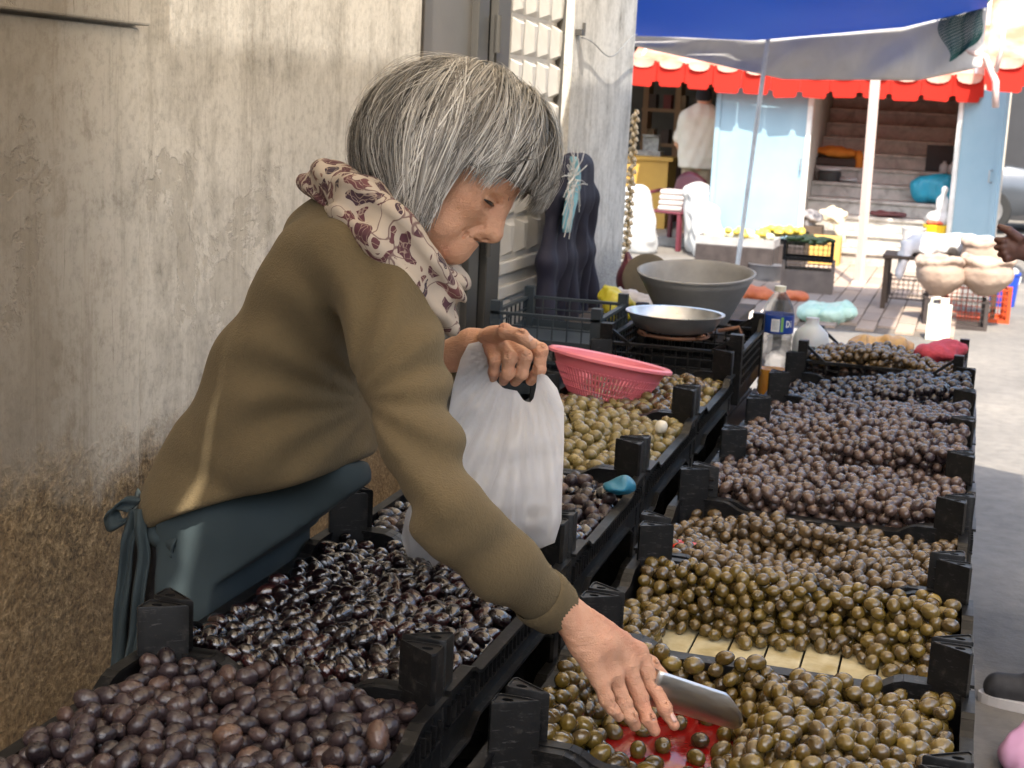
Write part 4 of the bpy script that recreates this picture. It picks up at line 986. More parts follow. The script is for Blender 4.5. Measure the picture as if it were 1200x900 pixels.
b = MB().at(SO); b.tube([a0+mid*.0, a0-sx_*.03, W(735, 795, 1.80)], .0095, 12); autosmooth(b.build('handle', m_steel, scoop))

def m_film():
    t = NT('white_bag_film'); v = t.coord(); n = t.noise(v, 7, 5, .6, .6); n2 = t.vor(t.coord('Object', (1, 1, .4)), 34, 'DISTANCE_TO_EDGE')
    t.color((.90, .90, .91)); t.set(Roughness=.22); t.b.inputs['Specular IOR Level'].default_value = .5
    t.bump(t.math('ADD', n2, t.math('MULTIPLY', n, 1.5)), .55, .012)
    mx = t.translucent((.95, .94, .95), .62)
    tr = t.new('BsdfTransparent'); m2 = t.new('MixShader'); m2.inputs[0].default_value = .30; t.link(mx.outputs[0], m2.inputs[1]); t.link(tr.outputs[0], m2.inputs[2]); t.link(m2.outputs[0], t.out.inputs[0]); return t.m
BG = [(531, 452), (540, 420), (549, 403), (566, 399), (580, 404), (584, 424), (581, 446), (590, 455), (606, 458), (614, 470), (624, 472), (628, 455), (630, 436), (641, 440), (653, 455), (661, 478), (661, 520), (659, 570), (658, 610), (650, 636), (625, 646), (600, 652), (570, 668), (535, 678), (500, 674), (478, 655), (470, 630), (476, 600), (492, 570), (510, 540), (523, 500)]
BGa = np.array(BG, float)
def inpoly(x, y, P):
    r = np.zeros(x.shape, bool); n = len(P)
    for i in range(n):
        x0, y0 = P[i]; x1, y1 = P[(i+1) % n]; c = ((y0 > y) != (y1 > y)) & (x < (x1-x0)*(y-y0)/(y1-y0+1e-12)+x0); r ^= c
    return r
def polydist(x, y, P):
    d = np.full(x.shape, 1e9); n = len(P)
    for i in range(n):
        a = P[i]; e = P[(i+1) % n]-a; t_ = np.clip(((x-a[0])*e[0]+(y-a[1])*e[1])/(e@e), 0, 1); d = np.minimum(d, np.hypot(x-a[0]-t_*e[0], y-a[1]-t_*e[1]))
    return d
def snap(X, Y, m, P):
    X = X.copy(); Y = Y.copy(); x = X[m]; y = Y[m]; bd = np.full(x.shape, 1e9); bx = x.copy(); by = y.copy(); n = len(P)
    for i in range(n):
        a = P[i]; e = P[(i+1) % n]-a; t_ = np.clip(((x-a[0])*e[0]+(y-a[1])*e[1])/(e@e), 0, 1); qx = a[0]+t_*e[0]; qy = a[1]+t_*e[1]; d = np.hypot(x-qx, y-qy); w = d < bd; bd[w] = d[w]; bx[w] = qx[w]; by[w] = qy[w]
    X[m] = bx; Y[m] = by; return X, Y
bag = empty('carrier_bag', tuple(W(570, 670, 2.1)), 0, 'crumpled white plastic carrier bag hanging from the fist over dark olives', 'bag'); BO = np.array(bag.location)
st_ = 3.0
for side, nm in ((1, 'front_sheet'), (-1, 'back_sheet')):
    nx, ny = int(200/st_), int(284/st_); gx = 466+st_*np.arange(nx); gy = 397+st_*np.arange(ny); X, Y = np.meshgrid(gx, gy, indexing='ij')
    ins = inpoly(X, Y, BGa); d = np.where(ins, polydist(X, Y, BGa), 0)
    lowf = np.clip((Y-470)/150, 0, 1); bul = side*(np.sqrt(np.clip(d, 0, 60)/60))*(.010+.042*lowf)
    # vertical draw folds from the grip, sharp creases below
    fan = np.arctan2(X-606, Y-395); rr = np.hypot(X-606, Y-395)/250
    tri = lambda x: 2*np.abs((x/6.283) % 1-.5)*2-1
    fo = .013*tri(fan*23+side+.4*np.sin(Y*.03))*np.clip(rr*1.3, .15, 1)*np.clip(d/14, 0, 1)+.007*tri(fan*47+Y*.03+side*2)*np.clip(d/14, 0, 1)+.008*np.sin(X*.05+Y*.083)*np.sin(Y*.045-X*.03)*np.clip(d/20, 0, 1)
    fo += .016*np.exp(-((X-596+(Y-530)*.35)/9)**2)*np.clip((Y-470)/30, 0, 1)*np.clip((610-Y)/40, 0, 1)*(1 if side > 0 else 0)
    dep = 2.16-.02*lowf-(bul+side*fo)
    idx = -np.ones(X.shape, int); Vb = []; keep = ins.copy()
    kk = keep.copy(); kk[1:] |= keep[:-1]; kk[:-1] |= keep[1:]; k2 = kk.copy(); k2[:, 1:] |= kk[:, :-1]; k2[:, :-1] |= kk[:, 1:]; keep = k2
    X, Y = snap(X, Y, keep & ~ins, BGa)
    # snap border points onto the outline by keeping one extra ring pulled inwards
    I = np.argwhere(keep)
    for n_, (i, j) in enumerate(I): idx[i, j] = n_; Vb.append(W(X[i, j], Y[i, j], dep[i, j]))
    Fb = [(idx[i, j], idx[i+1, j], idx[i+1, j+1], idx[i, j+1]) for i in range(nx-1) for j in range(ny-1) if min(idx[i, j], idx[i+1, j], idx[i+1, j+1], idx[i, j+1]) >= 0]
    me = mesh_np(np.array(Vb)-BO, np.array(Fb)); obj(nm, me, MATS.setdefault('film', m_film()), bag)
# olives showing through at the bottom of the bag
rgb = np.random.default_rng(8); PB_ = []
while len(PB_) < 70:
    x_, y_ = rgb.uniform(478, 650), rgb.uniform(596, 668)
    if inpoly(np.array([x_]), np.array([y_]), BGa)[0] and polydist(np.array([x_]), np.array([y_]), BGa)[0] > 15: PB_.append(W(x_, y_, 2.142+rgb.normal(0, .004)))
PB_ = np.array(PB_); Rb = rand_rots(len(PB_), rgb)*np.array([.015, .0125, .0125])[None, None, :]
Vb = np.einsum('nij,vj->nvi', Rb, OVl)+PB_[:, None, :]; Fb = OFl[None]+(np.arange(len(PB_))*len(OVl))[:, None, None]
tag(obj('olive_heap', mesh_np(Vb.reshape(-1, 3), Fb.reshape(-1, 3)), MO['dull']), 'dark olives pressing through the bottom of the white carrier bag', 'olives', None, 'stuff')
# ================================================================== THINGS ROUND THE STALL
def thing1(name, mesh_or_mb, mat, org, label, cat, group=None, smooth=True, auto=None, thick=0, bevel=0, parent=None):
    o = mesh_or_mb.build(name, mat, parent, smooth=smooth, thick=thick, bevel=bevel); o.location = [float(v) for v in org]
    if auto: autosmooth(o, auto)
    return tag(o, label, cat, group)
def blob(name, prims, mat, h=.008, noise=(), label=None, cat=None, group=None, parent=None, porg=None, k=.03, floor=None, ridge=None):
    pts = []; m = 0
    for q in prims: m = max(m, np.max(q[1]) if q[0] == 'e' else max(q[3:5]))
    pts = [np.array(q[1] if q[0] == 'c' else q[2]) for q in prims]+[np.array(q[2]) for q in prims if q[0] == 'c']
    S = SDF(*bounds(pts, max([np.max(q[1]) if q[0] == 'e' else max(q[3], q[4]) for q in prims])+.03), h)
    for q in prims:
        if q[0] == 'e': S.ell(q[2], q[1], None, k)
        else: S.cone(q[1], q[2], q[3], q[4], k)
    if noise: S.field(lambda P, d: d+sum(vnoise(P, f, i+3)*a for i, (f, a) in enumerate(noise)))
    if ridge: S.field(ridge)
    if floor is not None: S.cut((0, 0, floor), (0, 0, -1))
    V, Q = S.mesh(); V = smoothv(V, Q, 1, .4)
    if parent is None:
        org = np.array([V[:, 0].mean(), V[:, 1].mean(), V[:, 2].min()]); o = obj(name, mesh_np(V-org, Q), mat, None, org)
    else: o = obj(name, mesh_np(V-porg, Q), mat, parent)
    return tag(o, label, cat, group)
def lattice_crate(lx, ly, h, hp, mat, nx=12, ny=9, nz=3, solid=.035, diag=True, post=.03):
    parts = []
    for sgn in (-1, 1):
        for ax, L, oth, n in (('x', lx, ly, nx), ('y', ly, lx, ny)):
            b = MB(); q = sgn*(oth/2-.006); P = (lambda s_, z_: (s_, q, z_)) if ax == 'x' else (lambda s_, z_: (q, s_, z_))
            D = (lambda a, t_, c: (a, t_, c)) if ax == 'x' else (lambda a, t_, c: (t_, a, c))
            b.box(P(0, solid/2), D(L, .007, solid)); b.box(P(0, h), D(L, .016, .009))
            for k in range(1, nz+1): b.box(P(0, solid+(h-solid)*k/(nz+1)), D(L, .006, .004))
            for k in range(n+1): b.box(P(-L/2+.01+(L-.02)*k/n, (h+solid)/2), D(.004, .005, h-solid))
            if diag:
                for e in (-1, 1): b.bar(P(e*(L/2-.01), hp-.004), P(e*(L/2-.085), h), .010, .009)
            parts.append(('side_panel' if ax == 'x' else 'end_panel', b.mesh()))
    b = MB(); b.box((0, 0, .004), (lx-.014, ly-.014, .006)); parts.append(('base', b.mesh()))
    for sx in (-1, 1):
        for sy in (-1, 1):
            b = MB(); b.box((sx*(lx/2-post/2+.002), sy*(ly/2-post/2+.002), hp/2), (post, post, hp)); parts.append(('corner_post', b.mesh()))
    for n, me in parts: me.materials.append(mat)
    return parts
# --- third table at the end, things on it
table('stall_table', -.60, .04, 4.63, 5.6, FZ, 'plank table end carrying the oil bottle and the lattice crate')
PL = lattice_crate(.50, .40, .125, .19, MPL)
lc = place_crate(PL, (-.222, 4.87, FZ), rad(-2), 'black lattice crate heaped with brown olives and a red net, behind the blue-black olives', 'lattice crates', 'crate', 'lattice_crate')
A0 = len(ALL)
P = pile(-.45, .01, 4.69, 5.05, FZ+.012, lambda u, v: .12+.045*math.exp(-((u-.42)/.3)**2)*(1 if v < .6 else .4), .0125, 77)
def olive_stuff(P, kd, label, rg, r, el=1.22):
    R = rand_rots(len(P), rg); sc = rg.normal(1, .06, (len(P), 1))*np.array([r*el, r, r])
    V = np.einsum('nij,vj->nvi', R*sc[:, None, :], OVl)+P[:, None, :]; F = OFl[None]+(np.arange(len(P))*len(OVl))[:, None, None]
    tag(obj('olive_heap', mesh_np(V.reshape(-1, 3), F.reshape(-1, 3)), MO[kd]), label, 'olives', None, 'stuff')
up = P[:, 2] > FZ+.115; rg = np.random.default_rng(3)
olive_stuff(P[up], 'brown', 'brown olives heaped on top in the black lattice crate', rg, .0125); olive_stuff(P[~up], 'dull', 'dark olives behind the bars of the black lattice crate', rg, .0125)
blob('red_net', [('e', (.07, .08, .03), (-.06, 4.96, FZ+.15)), ('e', (.05, .05, .025), (-.02, 5.0, FZ+.165))], pm('red_netting', (.5, .05, .08), (.35, .03, .05), 40, .7, 1.0, 120), .006, ((60, .006),), 'crumpled red net lying in the lattice crate', 'net')
blob('onion_heap', [('e', (.05, .06, .03), (-.3, 5.0, FZ+.15)), ('e', (.06, .05, .03), (-.2, 5.02, FZ+.155))], pm('onion_skin', (.55, .36, .16), (.42, .24, .1), 20, .5, .3), .006, ((70, .008),), 'straw-coloured onion skins at the back of the lattice crate', 'onions')

# oil bottle
b0 = np.array([-.556, 4.72, FZ]); bt = empty('plastic_bottle', b0, 0, 'clear plastic bottle with blue label and some orange oil inside', 'bottle')
prof = [(.044, 0), (.05, .006), (.05, .02)]
for k in range(9): prof += [(.048, .03+k*.021), (.051, .04+k*.021)]
prof += [(.051, .235), (.051, .262), (.046, .285), (.034, .310), (.021, .328), (.0165, .335), (.0165, .35)]
def m_clear():
    t = NT('clear_plastic'); t.color((.93, .94, .95)); t.set(Roughness=.08, Transmission_Weight=.93, IOR=1.15); t.set(Alpha=.55); return t.m
b = MB(); b.lathe(prof, n=36); autosmooth(b.build('shell', m_clear(), bt), 50)
b = MB(); b.lathe([(0, .003), (.045, .004), (.047, .02), (.047, .085), (0, .0855)], n=30); autosmooth(b.build('oil', pm('orange_oil', (.80, .36, .03), (.76, .32, .02), 5, .2), bt), 50)
b = MB(); b.lathe([(0.0515, .205), (.0525, .206), (.0525, .262), (.0515, .263)], n=36); lb = b.build('label_band', pm('label_blue', (.01, .045, .25), (.012, .05, .27), 5, .35), bt, smooth=True); autosmooth(lb, 30)
def cyl_quad(name, a0_, a1_, z0, z1, r, m, par):
    b = MB(); b.grid(lambda u, v: (r*math.cos(a0_+(a1_-a0_)*u), r*math.sin(a0_+(a1_-a0_)*u), z0+(z1-z0)*v), 8, 2); return b.build(name, m, par, smooth=True)
aw = math.atan2(-cb[1]*-1*-1, 0) if False else math.atan2(-1, .12)
m_white = pm('label_white', (.75, .77, .78), rough=.4)
cyl_quad('barcode_panel', aw-.38, aw+.12, .212, .252, .0529, m_white, lb)
cyl_quad('green_strip', aw+.20, aw+.36, .212, .258, .0529, pm('label_green', (.2, .42, .12), rough=.4), lb)
for k in range(7): cyl_quad('barcode_bar', aw-.30+k*.055, aw-.28+k*.055, .216, .248, .0532, pm('bar_grey', (.25, .3, .4), rough=.5), lb)
# letter D, then the beginning of an i
def ring_poly(pts, name):
    b = MB(); n = len(pts)//2; r = .0532
    f = lambda p: (r*math.cos(aw+.52+p[0]), r*math.sin(aw+.52+p[0]), .226+p[1])
    b.add([f(p) for p in pts], [(i, (i+1) % n, n+(i+1) % n, n+i) for i in range(n)]); b.build(name, m_white, lb)
an = np.linspace(-math.pi/2, math.pi/2, 9); out = [(0, 0)]+[(.10+.19*math.cos(a), .011+.011*math.sin(a)) for a in an]+[(0, .022)]; inn = [(.075, .0045)]+[(.10+.10*math.cos(a), .011+.0065*math.sin(a)) for a in an]+[(.075, .0175)]
ring_poly(out+inn, 'letter_d')
cyl_quad('letter_i', aw+.86, aw+.93, .226, .241, .0532, m_white, lb); cyl_quad('letter_i_dot', aw+.86, aw+.93, .2435, .2475, .0532, m_white, lb)
b = MB(); b.lathe([(.0185, .335), (.0185, .352), (.012, .3535), (0, .354)], n=20); autosmooth(b.build('cap', pm('cap_cream', (.7, .68, .55), rough=.4), bt))
# white canister behind it
c0 = (-.475, 5.02, FZ); b = MB(); b.lathe([(.0, 0), (.05, 0), (.056, .01), (.056, .14), (.05, .17), (.03, .19), (.02, .2), (.02, .22), (0, .22)], n=28, sx=1.1, sy=.85)
autosmooth(tag(b.build('plastic_canister', pm('milky_plastic', (.5, .54, .58), (.45, .49, .54), 5, .35, Subsurface_Weight=.2), None, c0), 'milky white plastic canister behind the oil bottle', 'canister'), 50)

# pan crate, scale stand, pan, tub
PT = lattice_crate(.405, .53, .145, .20, MPL, 11, 14, 3, .04, True, .036)
place_crate(PT, (-.785, 4.36, UZ), rad(1), 'tall black lattice crate with the aluminium pan on top', 'lattice crates', 'crate', 'lattice_crate')
pc = atY(790, 382, 4.33); m_alu = pm('dull_aluminium', (.74, .74, .74), (.6, .6, .6), 14, .36, .15, 30, metallic=.9, rvar=.1)
Rp = .142
st = empty('rusty_stand', (pc[0], pc[1], UZ+.14), 0, 'rusty iron stand holding the aluminium pan', 'stand'); so0 = np.array([pc[0], pc[1], UZ+.14]); m_rust = pm('rust', (.13, .06, .035), (.2, .09, .05), 25, .85, .5)
for a in (.6, 2.5, 4.1, 5.6):
    b = MB(); ca, sa = math.cos(a), math.sin(a); b.bar((ca*.12, sa*.12, .02), (ca*.135, sa*.135, pc[2]-so0[2]-.008), .016, .005); b.bar((ca*.02, sa*.02, .006), (ca*.125, sa*.125, .016), .014, .006); b.build('leg', m_rust, st)
b = MB(); b.tube([(math.cos(a)*.105, math.sin(a)*.105, .012) for a in np.linspace(0, 2*math.pi, 25)], .005, 6, False); b.build('ring', m_rust, st)
b = MB(); b.tube([(.13, .02, .03), (.19, .03, .045), (.20, .03, .02), (.20, .03, -.02)], .006, 6); b.build('hook', m_rust, st)
pb = (pc[0], pc[1], max(pc[2]-.056, UZ+.14+.02))
b = MB(); b.lathe([(0, 0), (.09, .001), (.118, .012), (.134, .035), (.140, .052), (.149, .055), (.149, .058), (.138, .056), (.130, .036), (.114, .015), (.088, .005), (0, .004)], n=48, wob=lambda a, z: .006*math.sin(3*a+1))
autosmooth(tag(b.build('aluminium_pan', m_alu, None, pb), 'shallow round aluminium pan on the rusty stand', 'pan'), 50)
place_crate(PU, (-.80, 4.95, UZ), 0, 'black crate under the big grey tub', 'crates of the high olive row')
tz = UZ+.105; tc = atY(817, 318, 4.93); R1 = .193; hT = tc[2]-tz
b = MB(); pr = [(0, 0), (.108, 0), (.114, .006), (R1-.012, hT-.03), (R1-.006, hT-.022), (R1-.004, hT-.006), (R1+.004, hT-.003), (R1+.005, hT+.003), (R1-.002, hT+.005), (R1-.012, hT-.004), (R1-.018, hT-.03), (.116, .012), (0, .010)]
b.lathe(pr, n=64, wob=lambda a, z: .012*math.sin(2*a+.6)*z/hT+.006*math.sin(5*a)*z/hT)
m_tub = NT('grey_rubber'); v = m_tub.coord(); n = m_tub.noise(v, 9, 5, .6); sc2 = m_tub.noise(m_tub.coord('Object', (8, 8, 40)), 3, 3)
m_tub.color(m_tub.mix(m_tub.ramp(sc2, [(.6, 0.0), (.75, .4)]), m_tub.ramp(n, [(.3, (.22, .215, .21)), (.7, (.33, .32, .31))]), (.26, .25, .24))); m_tub.set(Roughness=.55); m_tub.bump(n, .3, .006); m_tub = m_tub.m
autosmooth(tag(b.build('rubber_tub', m_tub, None, (tc[0], tc[1], tz)), 'big dark grey rubber tub with flaring sides behind the pan', 'tub'), 45).rotation_euler = (rad(6), 0, 0)
blob('rag', [('e', (.05, .04, .02), (tc[0]+.02, tc[1]+.03, tz+.03)), ('e', (.03, .05, .018), (tc[0]-.04, tc[1], tz+.028))], pm('dark_rag', (.05, .05, .05), rough=.9), .006, ((60, .006),), 'dark rag lying inside the grey tub', 'rag')
# bluish crate stack beside the wall
m_bl = pm('blue_black_plastic', (.02, .03, .04), (.035, .045, .055), 8, .4, .1)
PB = lattice_crate(.33, .42, .10, .135, m_bl, 7, 8, 1, .03, False, .03)
for k, z_ in enumerate((.865, .73, .595, .46, .325, .19, .055)):
    place_crate(PB, (-1.165, 4.32, z_), rad(2), 'bluish black lattice crate, top of the stack by the door' if k == 0 else 'bluish black lattice crate lower in the stack by the door', 'crates stacked by the door', 'crate', 'stacked_crate')
    if k > 5: break
b = MB(); b.box((0, 0, .0275), (.36, .45, .055)); thing1('wooden_pallet', b, m_wood, (-1.165, 4.32, 0), 'low wooden pallet under the bluish crate stack', 'pallet', None, False, bevel=.003)
b = MB(); b.box((0, 0, .41), (.56, .85, .82)); b.box((0, 0, .825), (.6, .9, .014)); thing1('wooden_chest', b, m_wood, (-1.08, 5.40, 0), 'wooden chest against the house pier carrying bags and gourds', 'chest', None, False, bevel=.004)
zc = .833
m_yel = pm('yellow_film', (.62, .55, .05), (.55, .48, .03), 12, .4, .3, 40, Subsurface_Weight=.1)
p = atY(722, 380, 5.05); blob('yellow_bag', [('e', (.06, .05, .05), (p[0], p[1], zc+.05)), ('e', (.03, .03, .03), (p[0]-.03, p[1], zc+.095)), ('e', (.04, .04, .035), (p[0]+.03, p[1], zc+.035))], m_yel, .005, ((55, .008), (110, .004)), 'crumpled yellow plastic bag beside the aluminium pan', 'bag', floor=zc)
p = atY(752, 368, 5.3); blob('grey_bag', [('e', (.11, .06, .035), (p[0], p[1], zc+.035)), ('e', (.05, .05, .04), (p[0]-.06, p[1], zc+.05))], pm('lilac_film', (.5, .47, .5), (.62, .6, .6), 12, .4, .3), .006, ((50, .008), (100, .004)), 'pale grey crumpled plastic bag in front of the gourds', 'bag', floor=zc)
p = atY(737, 340, 5.72); blob('maroon_gourd', [('e', (.055, .05, .07), (p[0], p[1], zc+.07)), ('c', (p[0], p[1], zc+.1), (p[0]-.015, p[1], zc+.17), .04, .012)], pm('maroon_skin', (.09, .012, .02), (.13, .02, .025), 8, .3), .005, (), 'dark maroon gourd standing by the house corner', 'gourd', k=.02)
p = atY(757, 348, 5.6); b = MB(); Rg = np.array(Matrix.Rotation(rad(78), 3, 'X')@Matrix.Rotation(rad(8), 3, 'Y')); b.lathe([(0, -.02), (.088, -.02), (.096, -.008), (.096, .01), (.085, .015), (0, .012)], (0, 0, .095), 36, R=Rg); thing1('pumpkin_half', b, pm('brown_rind', (.10, .085, .06), (.14, .11, .07), 12, .7, .3), (p[0], p[1], zc), 'halved brown-green pumpkin leaning behind the grey bag', 'pumpkin', auto=45)
# coat hanging on the pier
q = lambda px, py, x: atX(px, py, x)
pts = [q(672, 196, WX+.05), q(670, 235, WX+.06), q(666, 300, WX+.06), q(664, 372, WX+.06)]
S = SDF(*bounds(pts, .33), .009); wd = [.16, .26, .33, .37]
for i in range(3):
    for s_ in np.linspace(-1, 1, 7): S.cone(pts[i]+[0, s_*(wd[i]-.05), 0], pts[i+1]+[0, s_*(wd[i+1]-.05), 0], .042, .045, .04)
S.field(lambda P, d: d+.022*np.abs(np.sin(P[..., 1]*24+1.2*np.sin(P[..., 2]*3)+(P[..., 2]-1.2)*3*(P[..., 1]-5.25)*4))*np.clip((1.45-P[..., 2])*3, .25, 1)+vnoise(P, 18, 4)*.006)
S.cut((WX+.004, 0, 0), (-1, 0, 0)); V, Q = S.mesh(); og = np.array([WX, pts[3][1], pts[3][2]-.1])
coat = empty('hanging_coat', og, 0, 'dark navy coat hanging on the house pier with a light blue scrap', 'coat'); obj('cloth', mesh_np(V-og, Q), m_cloth('navy_coat', (.008, .008, .022), (.014, .013, .032), .75), coat)
c = q(669, 228, WX+.115); b = MB().at(og); b.grid(lambda u, v: c+np.array([.012*math.sin(u*5+v*7), (v-.5)*.16*(1-.75*abs(2*u-1)**1.3)+.02*math.sin(u*4), (.5-u)*.25]), 14, 9); b.build('blue_scrap', pm('sky_blue_film', (.16, .40, .50), (.22, .50, .58), 14, .35, .4, 30), coat, smooth=True, thick=.002)
b = MB().at(og); c = q(668, 212, WX+.12)
for k in range(46):
    a = random.uniform(0, 6.28); L = random.uniform(.05, .15); d = np.array([random.uniform(0, .03), math.cos(a)*L, math.sin(a)*L-.02]); s0 = c+np.array([0, random.gauss(0, .02), random.gauss(0, .02)])
    b.tube([s0, s0+d*.5+np.array([.012, 0, .01]), s0+d], .0016, 4)
st_o = b.build('frayed_strings', pm('white_string', (.7, .7, .68), rough=.7), coat); st_o['kind'] = 'stuff'
b = MB(); p = q(676, 38, WX); b.box((.012, 0, 0), (.024, .05, .02)); b.box((.02, .02, .02), (.01, .012, .03)); thing1('wall_hook', b, m_frame, p, 'small grey metal bracket high on the house pier', 'bracket', None, False)
w0 = q(680, 44, WX+.01); b = MB().at(w0); w1 = q(745, 42, WX+.02); b.tube([w0+(w1-w0)*t_+np.array([.005, 0, -.06*math.sin(t_*3.14)+.015*math.sin(t_*9)]) for t_ in np.linspace(0, 1, 16)], .0022, 5); thing1('wire', b, pm('wire_grey', (.3, .3, .3), rough=.6), w0, 'thin wire strung across the top of the house pier', 'wire')
gp = np.array([WX+.012, YC+.03, 0]); gs = empty('garlic_string', (gp[0], gp[1], .72), 0, 'plait of dry garlic hanging at the house corner', 'garlic')
b = MB(); 
for k in range(80):
    z_ = .02+k*.0103; a = k*2.4; b.lathe([(0, -.008), (.008, -.005), (.011, 0), (.008, .007), (.003, .015), (0, .016)], (.013*math.cos(a), .013*math.sin(a), z_), 8)
o = b.build('garlic_bulbs', pm('garlic_skin', (.62, .52, .36), (.5, .38, .24), 30, .6, .3), gs, smooth=True); o['kind'] = 'stuff'
b = MB(); b.tube([(0, 0, 0), (0, 0, .85)], .006, 6); b.build('plait', pm('straw', (.4, .3, .15), rough=.9), gs)

# ================================================================== STREET, FAR SIDE
m_cream = pm('cream_facade', (.55, .50, .42), (.45, .41, .35), 2, .9, .3, 30)
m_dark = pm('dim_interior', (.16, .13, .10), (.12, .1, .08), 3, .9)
YF = 17.1
X_ = lambda px, y=YF: atY(px, 200, y)[0]
bl = empty('shop_building', (X_(880), YF, 0), 0, 'cream shop building with open front and marble stairs', 'building'); BLO = np.array([X_(880), YF, 0])
def bbox(name, x0, x1, y0, y1, z0, z1, m, par=bl, org=BLO): b = MB().at(org); b.box(((x0+x1)/2, (y0+y1)/2, (z0+z1)/2), (x1-x0, y1-y0, z1-z0)); return b.build(name, m, par, bevel=.004)
xs0, xs1 = X_(948), X_(1117)                          # stair well
xo0, xo1 = X_(690), X_(836)                           # shop opening
xr = X_(1176)
bbox('wall', xo0-4, xo0, YF, YF+.3, 0, 5, m_cream); bbox('wall', xo1, xs0, YF, YF+.3, 0, 5, m_cream); bbox('wall', xs1, xr, YF, YF+.3, 0, 5, m_cream)
bbox('wall', xo0, xo1, YF+.002, YF+.3, 2.35, 5, m_cream); bbox('wall', xs0, xs1, YF+.002, YF+.3, 2.6, 5, m_cream)
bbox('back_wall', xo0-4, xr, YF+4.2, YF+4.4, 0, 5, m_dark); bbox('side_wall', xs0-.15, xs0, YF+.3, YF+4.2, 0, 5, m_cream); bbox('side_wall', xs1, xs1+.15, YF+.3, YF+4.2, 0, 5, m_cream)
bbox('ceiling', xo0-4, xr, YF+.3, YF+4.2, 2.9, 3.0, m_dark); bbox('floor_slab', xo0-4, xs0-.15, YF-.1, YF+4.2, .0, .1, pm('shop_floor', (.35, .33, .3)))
# stairs
t = NT('grey_marble'); v = t.coord(); n = t.noise(v, 5, 6, .65, 1.2); t.color(t.ramp(n, [(.32, (.26, .235, .205)), (.5, (.44, .41, .365)), (.68, (.56, .525, .47))])); t.set(Roughness=.5); m_mar = t.m
sts = empty('marble_stairs', ((xs0+xs1)/2, YF-.6, 0), 0, 'grey marble stairs climbing into the shop building', 'stairs'); STO = np.array([(xs0+xs1)/2, YF-.6, 0])
Y0s, RI, TR = YF-.75, .168, .285
for k in range(12):
    b = MB().at(STO); w = (xs1-xs0)+(.0 if k > 1 else .5-.2*k); w = w-.01
    y0 = Y0s+k*TR; b.box(((xs0+xs1)/2, (y0+YF+3.2)/2, k*RI+.066), (w, YF+3.2-y0, .130)); b.box(((xs0+xs1)/2, (y0+YF+3.2)/2-.012, k*RI+.149), (w, YF+3.2-y0+.03, .036)); b.build('step', m_mar, sts, bevel=.004)
stepz = lambda k: (k+1)*RI
def on_step(px, k, d=.13): y = Y0s+k*TR+d; p = atY(px, 250, y); return np.array([p[0], y, stepz(k)])
# light blue door leaves
m_lb = pm('light_blue_paint', (.25, .37, .44), (.21, .33, .40), 2, .45, .08, 20); m_wp = pm('white_paint', (.72, .72, .68), rough=.5)
def leaf_(p0, p1, y0, y1, z1, label, edge):
    A = atY(p0, 200, y0); B = atY(p1, 200, y1); org = np.array([A[0], y0, 0]); t = empty('door_leaf', org, 0, label, 'door', 'light blue door leaves')
    d = _n([B[0]-A[0], y1-y0, 0]); n = np.array([-d[1], d[0], 0]); L = math.hypot(B[0]-A[0], y1-y0); R = np.stack([d, n, [0, 0, 1]], 1)
    b = MB(); b.box(R@np.array([L/2, 0, z1/2+.02]), (L, .035, z1-.04), R); b.build('sheet', m_lb, t, bevel=.003)
    for x in (0.02, L-.02): b = MB(); b.box(R@np.array([x, -.006, z1/2+.02]), (.055, .06, z1-.02), R); b.build('stile', m_wp if (x > .1) == (edge > 0) else m_lb, t, bevel=.004)
    for zz in (.08, z1/2, z1-.04): b = MB(); b.box(R@np.array([L/2, .026, zz]), (L-.08, .016, .05), R); b.build('rail', m_lb, t)
    b = MB(); b.tube([R@np.array([L-.07, -.03, 1.0]), R@np.array([L-.07, -.075, 1.0]), R@np.array([L-.07, -.075, 1.12]), R@np.array([L-.07, -.03, 1.12])], .008, 6); b.build('handle', pm('steel_dull', (.5, .5, .5), metallic=.8, rough=.4), t)
leaf_(835, 946, 16.25, 16.28, 1.92, 'wide light blue metal door leaf between the shop and the stairs', 1)
leaf_(1119, 1172, 16.15, 15.85, 1.92, 'narrow light blue metal door leaf right beside the stairs, before the parked cars', -1)
